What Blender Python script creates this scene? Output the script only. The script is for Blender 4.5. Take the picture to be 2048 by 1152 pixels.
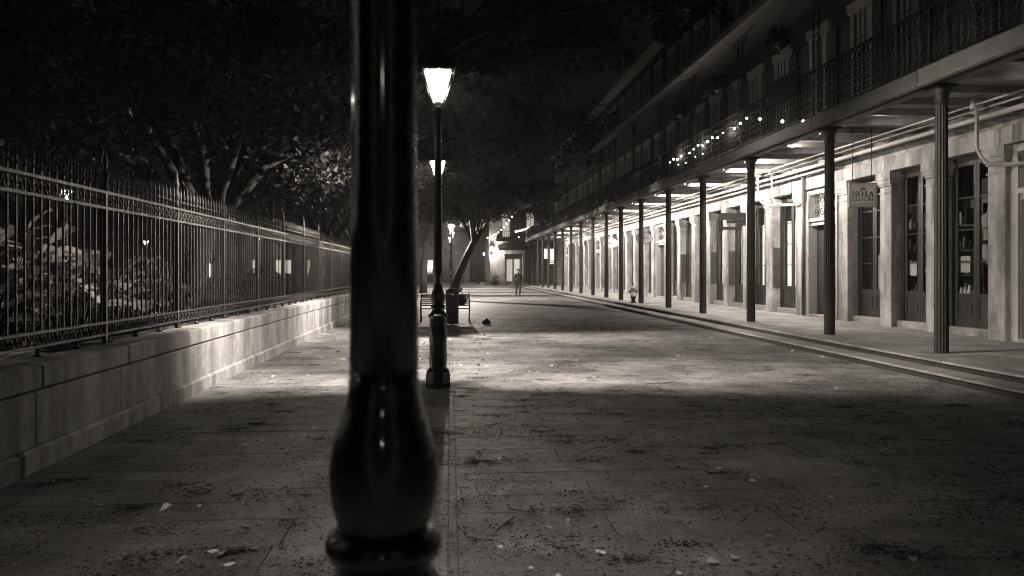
import bpy, math, random
from mathutils import Vector, Matrix
R = math.radians
random.seed(11)
rnd = random.random
def U(a, b): return a + (b - a) * random.random()
sc = bpy.context.scene
for o in list(bpy.data.objects): bpy.data.objects.remove(o)
col = sc.collection

# ------------------------------------------------------------------ camera
cam = bpy.data.cameras.new('camera'); camo = bpy.data.objects.new('camera', cam); col.objects.link(camo)
camo.location = (0, 0, 1.6)
camo.rotation_euler = (R(90), 0, -math.atan(124 / 1500))
cam.sensor_width = 36; cam.lens = 36 * 1500 / 2048; cam.shift_y = -33 / 2048
cam.clip_start = .05; cam.clip_end = 2000
cam.dof.use_dof = True; cam.dof.focus_distance = 9.0; cam.dof.aperture_fstop = 2.7
sc.camera = camo

# ------------------------------------------------------------------ night sky, moon-weak sun, exposure
SUN_EL, SUN_ROT = 3.0, 150.0
w = bpy.data.worlds.new('World'); sc.world = w; w.use_nodes = True
nt = w.node_tree; nt.nodes.clear()
sky = nt.nodes.new('ShaderNodeTexSky'); sky.sky_type = 'NISHITA'; sky.sun_disc = False
sky.sun_elevation = R(SUN_EL); sky.sun_rotation = R(SUN_ROT)
bw = nt.nodes.new('ShaderNodeRGBToBW'); tint = nt.nodes.new('ShaderNodeVectorMath'); tint.operation = 'SCALE'
tint.inputs[0].default_value = (1.0, .96, .93)
bg = nt.nodes.new('ShaderNodeBackground'); bg.inputs[1].default_value = .0024
wo = nt.nodes.new('ShaderNodeOutputWorld')
nt.links.new(sky.outputs[0], bw.inputs[0]); nt.links.new(bw.outputs[0], tint.inputs['Scale'])
nt.links.new(tint.outputs[0], bg.inputs[0]); nt.links.new(bg.outputs[0], wo.inputs[0])
sun = bpy.data.lights.new('sun', 'SUN'); suno = bpy.data.objects.new('sun', sun); col.objects.link(suno)
sun.energy = .004; sun.angle = R(12); sun.color = (1, .93, .85)
suno.rotation_euler = (R(62), 0, R(150))
sc.view_settings.view_transform = 'Standard'; sc.view_settings.look = 'None'
sc.view_settings.exposure = .12; sc.view_settings.gamma = 1; sc.view_settings.use_curve_mapping = False
sc.cycles.use_denoising = True; sc.cycles.denoiser = 'OPENIMAGEDENOISE'; sc.cycles.denoising_input_passes = 'RGB_ALBEDO_NORMAL'; sc.cycles.denoising_prefilter = 'ACCURATE'
sc.cycles.filter_width = 1.1
sc.cycles.max_bounces = 6; sc.cycles.diffuse_bounces = 2; sc.cycles.glossy_bounces = 3
sc.cycles.transparent_max_bounces = 16; sc.cycles.volume_bounces = 0
sc.cycles.sample_clamp_indirect = 3.0
LT = (1.0, .89, .785)          # the warm lamp light that tones the whole picture

# ------------------------------------------------------------------ materials
MATS = {}
def mat(name, v, rough=.7, var=.25, scale=5, bump=0., bscale=40, metal=0., spec=.5, piece=0., stretch=(1, 1, 1),
        stain=0., sstretch=(1, 1, 1), sscale=1.2, coat=0., emit=0., ecol=(1, .93, .76), fine=0., fscale=90):
    m = bpy.data.materials.new(name); m.use_nodes = True; MATS[name] = m
    n = m.node_tree.nodes; L = m.node_tree.links.new; b = n['Principled BSDF']
    b.inputs['Roughness'].default_value = rough; b.inputs['Metallic'].default_value = metal
    b.inputs['Specular IOR Level'].default_value = spec; b.inputs['Coat Weight'].default_value = coat
    b.inputs['Coat Roughness'].default_value = .08
    if emit:
        b.inputs['Emission Color'].default_value = (*ecol, 1); b.inputs['Emission Strength'].default_value = emit
    geo = n.new('ShaderNodeNewGeometry')
    def noise(sc_, st, detail=8, off=0):
        mp = n.new('ShaderNodeMapping'); mp.inputs['Scale'].default_value = st; mp.inputs['Location'].default_value = (off, off * .7, off * .3)
        L(geo.outputs['Position'], mp.inputs['Vector'])
        t = n.new('ShaderNodeTexNoise'); t.inputs['Scale'].default_value = sc_; t.inputs['Detail'].default_value = detail
        t.inputs['Roughness'].default_value = .62
        L(mp.outputs[0], t.inputs['Vector']); return t.outputs[0]
    def ramp(s, a, c, lo, hi):
        r = n.new('ShaderNodeMapRange'); r.inputs[1].default_value = a; r.inputs[2].default_value = c
        r.inputs[3].default_value = lo; r.inputs[4].default_value = hi; L(s, r.inputs[0]); return r.outputs[0]
    def mul(a, c):
        x = n.new('ShaderNodeMath'); x.operation = 'MULTIPLY'; L(a, x.inputs[0])
        if isinstance(c, float): x.inputs[1].default_value = c
        else: L(c, x.inputs[1])
        return x.outputs[0]
    c = ramp(noise(scale, stretch), .28, .72, v * (1 - var), v * (1 + var))
    if stain: c = mul(c, ramp(noise(sscale, sstretch, 6, 3.1), .38, .66, 1 - stain, 1.08))
    if fine: c = mul(c, ramp(noise(fscale, (1, 1, 1), 3, 7.7), .3, .7, 1 - fine, 1 + fine))
    if piece:
        oi = n.new('ShaderNodeObjectInfo'); c = mul(c, ramp(oi.outputs['Random'], 0, 1, 1 - piece, 1 + piece))
    cc = n.new('ShaderNodeVectorMath'); cc.operation = 'SCALE'; cc.inputs[0].default_value = (1, .995, .985); L(c, cc.inputs['Scale'])
    L(cc.outputs[0], b.inputs['Base Color'])
    if bump:
        bp = n.new('ShaderNodeBump'); bp.inputs['Strength'].default_value = bump; bp.inputs['Distance'].default_value = .02
        L(noise(bscale, stretch, 6, 1.7), bp.inputs['Height']); L(bp.outputs[0], b.inputs['Normal'])
    L(ramp(noise(scale * 2.3, stretch, 5, 5.), .3, .7, max(.05, rough - .1), min(1, rough + .1)), b.inputs['Roughness'])
    return m
mat('slate', .25, .68, .38, 2.6, .8, 22, stain=.5, sscale=.9, piece=.14, fine=.5, fscale=70)
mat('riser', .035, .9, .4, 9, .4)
mat('mortar', .1, .95, .4, 9, .4)
mat('earth', .05, .95, .4, 3, .6, 12)
mat('granite', .42, .8, .28, 7, .5, 60, stain=.6, sscale=2.6, sstretch=(1, 1, .14), piece=.08, fine=.2, fscale=120)
mat('granite_step', .3, .75, .25, 5, .35, 50, stain=.35, sscale=1.5, piece=.1, fine=.2)
mat('facade_stone', .44, .8, .24, 3.5, .4, 50, stain=.6, sscale=2.2, sstretch=(1, 1, .3), piece=.08, fine=.1, fscale=90)
mat('sidewalk', .3, .7, .25, 2, .35, 30, stain=.4, sscale=.9, piece=.1, fine=.15)
mat('brick_dark', .06, .9, .3, 4, .4)
mat('black_paint', .005, .24, .3, 30, .25, 260, spec=.6, coat=.5, fine=.2)
mat('iron', .011, .5, .4, 22, .3, 120, spec=.6)
mat('column_paint', .024, .5, .35, 6, .25, 60, stain=.3, sscale=3, piece=.1)
mat('dark_wood', .036, .45, .3, 5, .2, 60, stretch=(1, 1, .15), piece=.2)
mat('painted_wood', .4, .6, .15, 4, .15, 50)
mat('soffit', .4, .7, .2, 3, .25, 30, stretch=(1, .25, 1), stain=.35, sscale=1.3, piece=.1)
mat('fascia', .13, .6, .25, 3, .2, 30, piece=.1)
mat('pipe', .5, .45, .15, 6)
mat('lace', .02, .5, .3, 15)
mat('roofing', .2, .6, .2, 2, .2, 20)
mat('upper_pale', .4, .75, .2, 4, piece=.1)
mat('shutter', .1, .6, .3, 6)
mat('bark', .007, .9, .45, 6, 1., 14, stretch=(1, 1, .3))
mat('twig', .03, .9, .5, 20)
mat('dry_leaf', .6, .75, .3, 25, piece=.5)
mat('sign_board', .75, .6, .08, 6)
mat('sign_dark', .01, .5, .2, 10)
mat('cloth_pale', .6, .85, .12, 9, .2, 60)
mat('cloth_dark', .02, .9, .3, 9, .2, 60)
mat('skin', .3, .6, .1, 9)
mat('paper', .7, .8, .05, 9)
mat('plastic_dark', .02, .35, .3, 12, .3, 20)
mat('hydrant_pale', .55, .5, .15, 9)
mat('far_wall', .28, .85, .3, .8, stain=.3, sscale=.4)
mat('metal_pale', .5, .35, .1, 9)
mat('bulb', .8, .4, .02, 3, emit=9.)
mat('bulb_far', .8, .4, .02, 3, emit=7.)
mat('lit_pane', .6, .5, .05, 2, emit=1.5)
mat('lit_dim', .5, .5, .2, 2, emit=.42)
mat('diffuser', .8, .4, .02, 3, emit=5.)

def mixmat(name, kind):
    m = bpy.data.materials.new(name); m.use_nodes = True; MATS[name] = m
    n = m.node_tree.nodes; L = m.node_tree.links.new; n.clear(); out = n.new('ShaderNodeOutputMaterial')
    if kind == 'glass' or kind == 'lamp_glass':
        t = n.new('ShaderNodeBsdfTransparent'); g = n.new('ShaderNodeBsdfGlossy'); g.inputs['Roughness'].default_value = .03
        t.inputs[0].default_value = (.9, .9, .9, 1) if kind == 'glass' else (.97, .97, .97, 1)
        lw = n.new('ShaderNodeLayerWeight'); lw.inputs[0].default_value = .5
        pw = n.new('ShaderNodeMath'); pw.operation = 'POWER'; pw.inputs[1].default_value = 5.; L(lw.outputs['Facing'], pw.inputs[0])
        fr = n.new('ShaderNodeMath'); fr.operation = 'MULTIPLY_ADD'; fr.inputs[1].default_value = .6; fr.inputs[2].default_value = .045; L(pw.outputs[0], fr.inputs[0])
        mx = n.new('ShaderNodeMixShader'); L(fr.outputs[0], mx.inputs[0]); L(t.outputs[0], mx.inputs[1]); L(g.outputs[0], mx.inputs[2]); L(mx.outputs[0], out.inputs[0])
    if kind.startswith('glow_glass'):       # frosted inner glass of a lit lantern: glows and lets the burner's light through
        t = n.new('ShaderNodeBsdfTransparent'); e = n.new('ShaderNodeEmission'); e.inputs[0].default_value = (1, .94, .8, 1); e.inputs[1].default_value = 22. if kind == 'glow_glass' else 130.
        mx = n.new('ShaderNodeMixShader'); mx.inputs[0].default_value = .22; L(t.outputs[0], mx.inputs[1]); L(e.outputs[0], mx.inputs[2]); L(mx.outputs[0], out.inputs[0])
    if kind == 'pool_dimmer':        # added see-through grey disc under the burner, dims steep light to even the pool
        t = n.new('ShaderNodeBsdfTransparent'); t.inputs[0].default_value = (.85, .85, .85, 1); L(t.outputs[0], out.inputs[0])
    if kind == 'leaf':
        geo = n.new('ShaderNodeNewGeometry'); t = n.new('ShaderNodeTexNoise'); t.inputs['Scale'].default_value = 1.1; t.inputs['Detail'].default_value = 4
        L(geo.outputs['Position'], t.inputs['Vector'])
        r = n.new('ShaderNodeMapRange'); r.inputs[1].default_value = .3; r.inputs[2].default_value = .7; r.inputs[3].default_value = .01; r.inputs[4].default_value = .048
        L(t.outputs[0], r.inputs[0])
        d = n.new('ShaderNodeBsdfPrincipled'); d.inputs['Roughness'].default_value = .5; d.inputs['Specular IOR Level'].default_value = .35
        tr = n.new('ShaderNodeBsdfTranslucent'); L(r.outputs[0], d.inputs['Base Color']); L(r.outputs[0], tr.inputs[0])
        mx = n.new('ShaderNodeMixShader'); mx.inputs[0].default_value = .3; L(d.outputs[0], mx.inputs[1]); L(tr.outputs[0], mx.inputs[2]); L(mx.outputs[0], out.inputs[0])
    if kind == 'broad_leaf':
        d = n.new('ShaderNodeBsdfPrincipled'); d.inputs['Roughness'].default_value = .4; d.inputs['Base Color'].default_value = (.26, .256, .25, 1)
        tr = n.new('ShaderNodeBsdfTranslucent'); tr.inputs[0].default_value = (.26, .256, .25, 1)
        mx = n.new('ShaderNodeMixShader'); mx.inputs[0].default_value = .45; L(d.outputs[0], mx.inputs[1]); L(tr.outputs[0], mx.inputs[2]); L(mx.outputs[0], out.inputs[0])
mixmat('glass', 'glass'); mixmat('lamp_glass', 'lamp_glass'); mixmat('glow_glass', 'glow_glass'); mixmat('glow_glass_bright', 'glow_glass_bright'); mixmat('leaf', 'leaf'); mixmat('pool_dimmer', 'pool_dimmer'); mixmat('broad_leaf', 'broad_leaf')

# ------------------------------------------------------------------ mesh helpers
def tag(o, label=None, cat=None, group=None, kind=None):
    if label: o['label'] = label
    if cat: o['category'] = cat
    if group: o['group'] = group
    if kind: o['kind'] = kind
    return o
def empty(name, loc=(0, 0, 0), rz=0., parent=None):
    o = bpy.data.objects.new(name, None); col.objects.link(o); o.location = loc; o.rotation_euler = (0, 0, rz)
    o.empty_display_size = .1
    if parent: o.parent = parent
    return o
def link(name, me, parent=None, loc=None, rot=None, scale=None):
    o = bpy.data.objects.new(name, me); col.objects.link(o)
    if parent: o.parent = parent
    if loc: o.location = loc
    if rot: o.rotation_euler = rot
    if scale: o.scale = scale
    return o
def copy_tree(o, parent=None):
    c = o.copy(); col.objects.link(c); c.parent = parent
    for ch in list(o.children): copy_tree(ch, c)
    return c
class MB:
    def __init__(s): s.v = []; s.f = []; s.sm = []
    def add(s, vs, fs, smooth=False):
        k = len(s.v); s.v += [tuple(p) for p in vs]; s.f += [tuple(i + k for i in q) for q in fs]; s.sm += [smooth] * len(fs); return s
    def box(s, x0, x1, y0, y1, z0, z1):
        return s.add([(x0, y0, z0), (x1, y0, z0), (x1, y1, z0), (x0, y1, z0), (x0, y0, z1), (x1, y0, z1), (x1, y1, z1), (x0, y1, z1)],
                     [(3, 2, 1, 0), (4, 5, 6, 7), (0, 1, 5, 4), (1, 2, 6, 5), (2, 3, 7, 6), (3, 0, 4, 7)])
    def cbox(s, x0, x1, y0, y1, z0, z1, c):      # chamfered on its vertical and top edges
        def ring(i, z): return [(x0 + i + c, y0 + i, z), (x1 - i - c, y0 + i, z), (x1 - i, y0 + i + c, z), (x1 - i, y1 - i - c, z),
                                (x1 - i - c, y1 - i, z), (x0 + i + c, y1 - i, z), (x0 + i, y1 - i - c, z), (x0 + i, y0 + i + c, z)]
        vs = ring(0, z0) + ring(0, z1 - c) + ring(c, z1)
        fs = [tuple(range(7, -1, -1)), tuple(range(16, 24))]
        for k in (0, 8):
            for i in range(8): j = (i + 1) % 8; fs.append((k + i, k + j, k + 8 + j, k + 8 + i))
        return s.add(vs, fs)
    def lathe(s, prof, n=16, c=(0, 0, 0), smooth=True, rot=0.):
        vs = []; fs = []
        for r, z in prof:
            for i in range(n):
                a = rot + 2 * math.pi * i / n; vs.append((c[0] + r * math.cos(a), c[1] + r * math.sin(a), c[2] + z))
        for k in range(len(prof) - 1):
            for i in range(n):
                j = (i + 1) % n; fs.append((k * n + i, k * n + j, (k + 1) * n + j, (k + 1) * n + i))
        fs.append(tuple(range(n - 1, -1, -1))); fs.append(tuple(range((len(prof) - 1) * n, len(prof) * n)))
        return s.add(vs, fs, smooth)
    def tube(s, pts, r, n=6, smooth=True):
        pts = [Vector(p) for p in pts]; rs = r if isinstance(r, (list, tuple)) else [r] * len(pts)
        vs = []; fs = []; up = None
        for k, p in enumerate(pts):
            d = (pts[min(k + 1, len(pts) - 1)] - pts[max(k - 1, 0)]).normalized()
            if up is None: up = Vector((0, 0, 1)) if abs(d.z) < .9 else Vector((1, 0, 0))
            a = d.cross(up)
            if a.length < 1e-4: a = d.cross(Vector((0, 1, 0)))
            a.normalize(); bb = a.cross(d); up = bb
            for i in range(n):
                t = 2 * math.pi * i / n; vs.append(p + (a * math.cos(t) + bb * math.sin(t)) * rs[k])
        for k in range(len(pts) - 1):
            for i in range(n):
                j = (i + 1) % n; fs.append((k * n + i, k * n + j, (k + 1) * n + j, (k + 1) * n + i))
        fs.append(tuple(range(n - 1, -1, -1))); fs.append(tuple(range((len(pts) - 1) * n, len(pts) * n)))
        return s.add(vs, fs, smooth)
    def ball(s, c, r, n=10, m=6, sz=1.):
        return s.lathe([(max(.02 * r, r * math.sin(math.pi * k / m)), -r * sz * math.cos(math.pi * k / m)) for k in range(m + 1)], n, c)
    def prism(s, poly, axis, a, b):       # outline in the two other axes, extruded from a to b
        def P(u, v, w_): return {'x': (w_, u, v), 'y': (u, w_, v), 'z': (u, v, w_)}[axis]
        n = len(poly); vs = [P(u, v, a) for u, v in poly] + [P(u, v, b) for u, v in poly]
        fs = [tuple(range(n - 1, -1, -1)), tuple(range(n, 2 * n))] + [(i, (i + 1) % n, n + (i + 1) % n, n + i) for i in range(n)]
        return s.add(vs, fs)
    def mesh(s, name, m):
        me = bpy.data.meshes.new(name); me.from_pydata(s.v, [], s.f); me.materials.append(MATS[m])
        me.polygons.foreach_set('use_smooth', s.sm); me.update(); return me
    def build(s, name, m, parent=None, **k): return link(name, s.mesh(name, m), parent, **k)
def lamp_light(name, parent, loc, power, radius=.03, spot=None, color=LT):
    l = bpy.data.lights.new(name, 'SPOT' if spot else 'POINT'); l.energy = power; l.shadow_soft_size = radius; l.color = color
    o = bpy.data.objects.new(name, l); col.objects.link(o); o.location = loc
    if parent: o.parent = parent
    if spot: o.rotation_euler = spot[0]; l.spot_size = spot[1]; l.spot_blend = spot[2]
    return o

# ================================================================== GROUND
g = MB(); g.add([(-400, -60, -.06), (400, -60, -.06), (400, 600, -.06), (-400, 600, -.06)], [(0, 1, 2, 3)])
tag(g.build('ground', 'earth'), kind='structure')
XW, XS = -3.34, 7.1                       # garden wall face, first step
plaza = MB().box(XW - .3, XS + .3, -12, 110, -.05, -.012).build('plaza', 'mortar'); tag(plaza, kind='structure')
rest = MB(); rows = []; y = 2.3; n_slab = 0
random.seed(4)
while y < 110:
    d = random.choice((.3, .38, .44, .5, .5, .55)) if y < 40 else .9
    rows.append((y, d)); y += d
def slab(mb, x0, x1, y0, y1):
    j = .0032; z = U(-.002, .002); c = .004
    mb.add([(x0 + j, y0 + j, -.02), (x1 - j, y0 + j, -.02), (x1 - j, y1 - j, -.02), (x0 + j, y1 - j, -.02),
            (x0 + j, y0 + j, z - c * .6), (x1 - j, y0 + j, z - c * .6), (x1 - j, y1 - j, z - c * .6), (x0 + j, y1 - j, z - c * .6),
            (x0 + j + c, y0 + j + c, z + U(-.001, .001)), (x1 - j - c, y0 + j + c, z + U(-.001, .001)), (x1 - j - c, y1 - j - c, z + U(-.001, .001)), (x0 + j + c, y1 - j - c, z + U(-.001, .001))],
           [(0, 1, 5, 4), (1, 2, 6, 5), (2, 3, 7, 6), (3, 0, 4, 7), (4, 5, 9, 8), (5, 6, 10, 9), (6, 7, 11, 10), (7, 4, 8, 11), (8, 9, 10, 11)])
def run(xa, xb):
    xs = [xa]
    while xs[-1] < xb - 1.7: xs.append(xs[-1] + U(.75, 1.5))
    if xb - xs[-1] > 1.2: xs.append((xs[-1] + xb) / 2)
    return xs + [xb]
for y, d in rows:
    for xa, xb in ((XW - .02, -.01), (-.01, .045), (.045, XS)):
        if xb - xa < .1:
            continue
        xs = run(xa, xb)
        for x0, x1 in zip(xs[:-1], xs[1:]):
            if n_slab < 298 and y > 2.9:
                m = MB(); slab(m, x0, x1, y, y + d); m.build('paving_slab', 'slate', plaza); n_slab += 1
            else: slab(rest, x0, x1, y, y + d)
yy = 2.3                                    # the narrow strip of long setts in line with the lamps
while yy < 110: slab(rest, -.012, .047, yy, yy + 1.4); yy += 1.4
y = 2.3
while y > -12: slab(rest, XW, XS, y - .5, y); y -= .5
tag(rest.build('paving', 'slate', plaza), kind='stuff')

# two steps and the raised sidewalk under the gallery
steps = MB().box(XS + .06, 11.6, -12, 84, -.05, .098).build('kerb_steps', 'mortar'); tag(steps, kind='structure')
for x0, x1, z0, z1 in ((XS, XS + .46, .078, .112), (XS + .45, XS + .86, .188, .222)):
    y = -4.2 if x0 == XS else -3.1
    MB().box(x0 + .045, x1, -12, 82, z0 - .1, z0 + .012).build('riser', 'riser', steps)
    while y < 82:
        L_ = 2.35 if y < 40 else 6
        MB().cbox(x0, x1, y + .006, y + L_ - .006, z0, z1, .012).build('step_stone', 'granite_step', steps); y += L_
walk = MB().box(XS + .87, 11.5, -12, 84, .05, .205).build('sidewalk', 'mortar'); tag(walk, kind='structure')
y = -4.
while y < 82:
    d = 1.25 if y < 30 else 4.
    xs = (XS + .865, 9.1, 10.25, 11.42)
    for x0, x1 in zip(xs[:-1], xs[1:]):
        MB().cbox(x0 + .004, x1 - .004, y + .004, y + d - .004, .1, .22 + U(-.002, .002), .006).build('flagstone', 'sidewalk', walk)
    y += d
soil = MB().box(-160, XW - .55, -12, 400, -.05, .5).build('garden_soil', 'earth'); tag(soil, kind='structure')

# ================================================================== GARDEN WALL
wall = empty('garden_wall', (XW, 5.9, 0))
tag(wall, 'long low pale granite wall carrying the iron fence on the left', 'wall')
def wblock(name, x0, x1, y0, y1, z0, z1, c=.012):
    o = MB().cbox(x0, x1, y0, y1, z0, z1, c).build(name, 'granite', wall); o.matrix_parent_inverse = Matrix.Translation((-XW, -5.9, 0))
wblock('wall_core', XW - .5, XW - .05, -4, 62, 0, .79)
base_y = [-4, -1.1, 1.4, 3.9, 6.1, 8.9, 11.2, 13.7, 16.2, 18.6, 21, 24, 27, 30, 34, 38, 42, 46, 50, 54, 58, 62]
for a, b in zip(base_y[:-1], base_y[1:]): wblock('base_stone', XW - .1, XW + .045, a + .003, b - .003, 0, .185, .03)
mid_y = [-4, -1.8, .4, 2.6, 4.5, 6.37, 7.95, 9.76, 12.01, 14.1, 16.14, 18, 19.9, 22, 24.2, 26.5, 29, 32, 35, 38, 42, 46, 50, 54, 58, 62]
for a, b in zip(mid_y[:-1], mid_y[1:]): wblock('wall_stone', XW - .12, XW, a + .003, b - .003, .19, .628, .008)
top_y = [-4, -1.4, 1.1, 3.3, 4.7, 6.45, 8.1, 9.9, 12.1, 14.0, 16.3, 18.2, 20.2, 22.3, 24.4, 26.8, 29.2, 32.2, 35.2, 38.2, 42, 46, 50, 54, 58, 62]
for a, b in zip(top_y[:-1], top_y[1:]): wblock('coping_stone', XW - .62, XW + .012, a + .003, b - .003, .652, .84, .02)

# ================================================================== IRON FENCE
XF = -3.66
fence = empty('iron_fence', (XF, 6.3, .84))
tag(fence, 'tall black iron fence with spear pickets and lattice bands on the granite wall', 'fence')
FI = Matrix.Translation((-XF, -6.3, -.84))
def fpart(name, me, y, z=0., rot=None):
    o = link(name, me, fence, loc=(XF, y, z), rot=rot); o.matrix_parent_inverse = FI; return o
pk = MB().box(-.0085, .0085, -.0085, .0085, 1.0, 2.58)
pk.lathe([(.006, 2.5), (.02, 2.53), (.02, 2.545), (.007, 2.57), (.02, 2.61), (.013, 2.65), (.002, 2.74)], 6)
pk.tube([(0, -.035, 2.52), (0, -.03, 2.55), (0, 0, 2.535), (0, .03, 2.55), (0, .035, 2.52)], .006, 4)
pk = pk.mesh('picket', 'iron')
sp = MB().box(-.0085, .0085, -.0085, .0085, 1.0, 2.44)
sp.lathe([(.006, 2.43), (.016, 2.46), (.008, 2.48), (.015, 2.51), (.002, 2.57)], 6)
sp = sp.mesh('short_picket', 'iron')
cx = MB()
for s_ in (-1, 1): cx.tube([(0, -.05 * s_, -.066), (0, -.015 * s_, -.02), (0, .015 * s_, .02), (0, .05 * s_, .066)], .008, 5)
cx.ball((0, 0, 0), .02, 6, 4); cx.ball((0, .05, .045), .013, 5, 4); cx.ball((0, -.05, -.045), .013, 5, 4)
cx = cx.mesh('lattice_cross', 'iron')
po = MB().box(-.022, .022, -.022, .022, .84, 2.5)
po.lathe([(.03, 2.46), (.04, 2.5), (.025, 2.53), (.036, 2.57), (.045, 2.62), (.03, 2.68), (.018, 2.7), (.034, 2.74), (.034, 2.78), (.02, 2.84), (.004, 2.98)], 8)
po = po.mesh('fence_post', 'iron')
ft = MB().lathe([(.035, .84), (.035, .86), (.02, .87), (.02, .9), (.03, .93)], 8).mesh('foot', 'iron')
posts_y = [4.15, 6.22, 8.31, 10.42, 12.5, 14.62, 16.85, 19.18] + [19.18 + 2.15 * k for k in range(1, 12)]
for z0, z1, dx in ((2.425, 2.455, .028), (2.262, 2.29, .024), (1.045, 1.07, .026), (.92, .945, .026)):
    fpart('rail', MB().box(-dx, dx, -2.8, 36, z0, z1).mesh('rail', 'iron'), 6.3)
for py in posts_y: fpart('fence_post', po, py)
restl = MB(); n_p = n_c = 0
y = 3.55
while y < 42:
    if min(abs(y - q) for q in posts_y) > .05:
        fpart('picket', pk, y); n_p += 1
    if n_c < 290 and 4.8 < y < 24:
        for z in (2.358, .995): fpart('lattice_cross', cx, y + .065, z); n_c += 1
    else:
        for z in (2.358, .995):
            for s_ in (-1, 1): restl.tube([(0, y + .065 - 6.3 - .05 * s_, z - .066), (0, y + .065 - 6.3 + .05 * s_, z + .066)], .009, 4)
    y += .13
tag(fpart('lattice', restl.mesh('lattice', 'iron'), 6.3), kind='stuff')
y = 4.2
while y < 42: fpart('foot', ft, y); y += .7

# ================================================================== STREET LAMPS
def lathe_part(name, prof, parent, n=20, m='black_paint', rot=0., smooth=True):
    return MB().lathe(prof, n, smooth=smooth, rot=rot).build(name, m, parent)
def make_lamp(lit):
    r = empty('street_lamp')
    lathe_part('base', [(.185, 0), (.188, .05), (.18, .06), (.183, .17), (.172, .19), (.172, .21), (.16, .235), (.14, .25), (.125, .27)], r, 8, rot=math.pi / 8, smooth=False)
    tw = MB(); n, K = 64, 60; vs = []; fs = []
    for k in range(K + 1):
        z = .26 + .71 * k / K
        for i in range(n):
            a = 2 * math.pi * i / n; rr = .119 + .006 * max(0, math.cos(8 * a + 16 * z)) * (1 if .06 < k / K < .94 else 0); vs.append((rr * math.cos(a), rr * math.sin(a), z))
    for k in range(K):
        for i in range(n): fs.append((k * n + i, k * n + (i + 1) % n, (k + 1) * n + (i + 1) % n, (k + 1) * n + i))
    tw.add(vs, fs, True); tw.build('pedestal', 'black_paint', r)
    lathe_part('pedestal_cap', [(.12, .955), (.145, .975), (.148, .995), (.13, 1.01), (.105, 1.03), (.09, 1.055)], r, 8, rot=math.pi / 8, smooth=False)
    lathe_part('collar', [(.088, 1.05), (.086, 1.075), (.098, 1.085), (.105, 1.1), (.105, 1.112), (.098, 1.126), (.084, 1.135)], r, 40)
    lathe_part('baluster', [(.08, 1.13), (.0835, 1.145), (.091, 1.17), (.0965, 1.2), (.0985, 1.23), (.097, 1.255), (.0915, 1.285), (.083, 1.315), (.074, 1.342), (.0675, 1.365), (.064, 1.39), (.0625, 1.42)], r, 48)
    lathe_part('shaft', [(.0625, 1.415), (.061, 1.7), (.056, 2.4), (.05, 3.1), (.047, 3.6), (.05, 3.62), (.066, 3.64), (.066, 3.665), (.05, 3.68), (.056, 3.72), (.07, 3.8), (.064, 3.83), (.04, 3.86)], r, 40)
    bar = MB().tube([(-.34, 0, 3.56), (.34, 0, 3.56)], .012, 6); bar.ball((-.34, 0, 3.56), .024, 8, 5); bar.ball((.34, 0, 3.56), .024, 8, 5)
    hb, ht, zb, zt = .05, .212, 3.84, 4.37
    fr = MB()
    for sx in (-1, 1):
        for sy in (-1, 1): fr.tube([(sx * hb, sy * hb, zb), (sx * ht, sy * ht, zt)], .011, 5)
    for h, z in ((ht, zt), (hb + .012, zb + .03)):
        c4 = [(-h, -h, z), (h, -h, z), (h, h, z), (-h, h, z)]
        for a, b in zip(c4, c4[1:] + c4[:1]): fr.tube([a, b], .013, 5)
    fo = fr.build('lantern_frame', 'black_paint', r)
    for k in range(4):
        a = k * math.pi / 2; q = []
        for hx, h, z in ((-hb, hb, zb), (hb, hb, zb), (ht, ht, zt), (-ht, ht, zt)):
            q.append((hx * math.cos(a) + h * math.sin(a), hx * math.sin(a) - h * math.cos(a), z))
        MB().add(q, [(0, 1, 2, 3)]).build('pane', 'lamp_glass', fo)
    lathe_part('cup', [(.05, 3.83), (.06, 3.86), (.062, 3.93), (.045, 3.965)], r, 12)
    roof = MB().lathe([(.32, 4.375), (.33, 4.39), (.2, 4.5), (.12, 4.58), (.1, 4.64), (.12, 4.66), (.05, 4.7), (.03, 4.78), (.004, 4.86)], 4, rot=math.pi / 4, smooth=False)
    roof.build('lantern_roof', 'black_paint', r)
    MB().lathe([(.085, 4.24), (.085, 4.243)], 20).build('pool_dimmer', 'pool_dimmer', r)  # added disc, weakens the light falling close to the post
    inner = MB().lathe([(.085, 3.972), (.232, 4.35)], 4, rot=math.pi / 4, smooth=False)
    inner.f = inner.f[:-2]; inner.sm = inner.sm[:-2]
    inner.build('diffuser', 'glow_glass' if lit else 'lamp_glass', r)
    return r
lampL = make_lamp(True)
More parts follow.
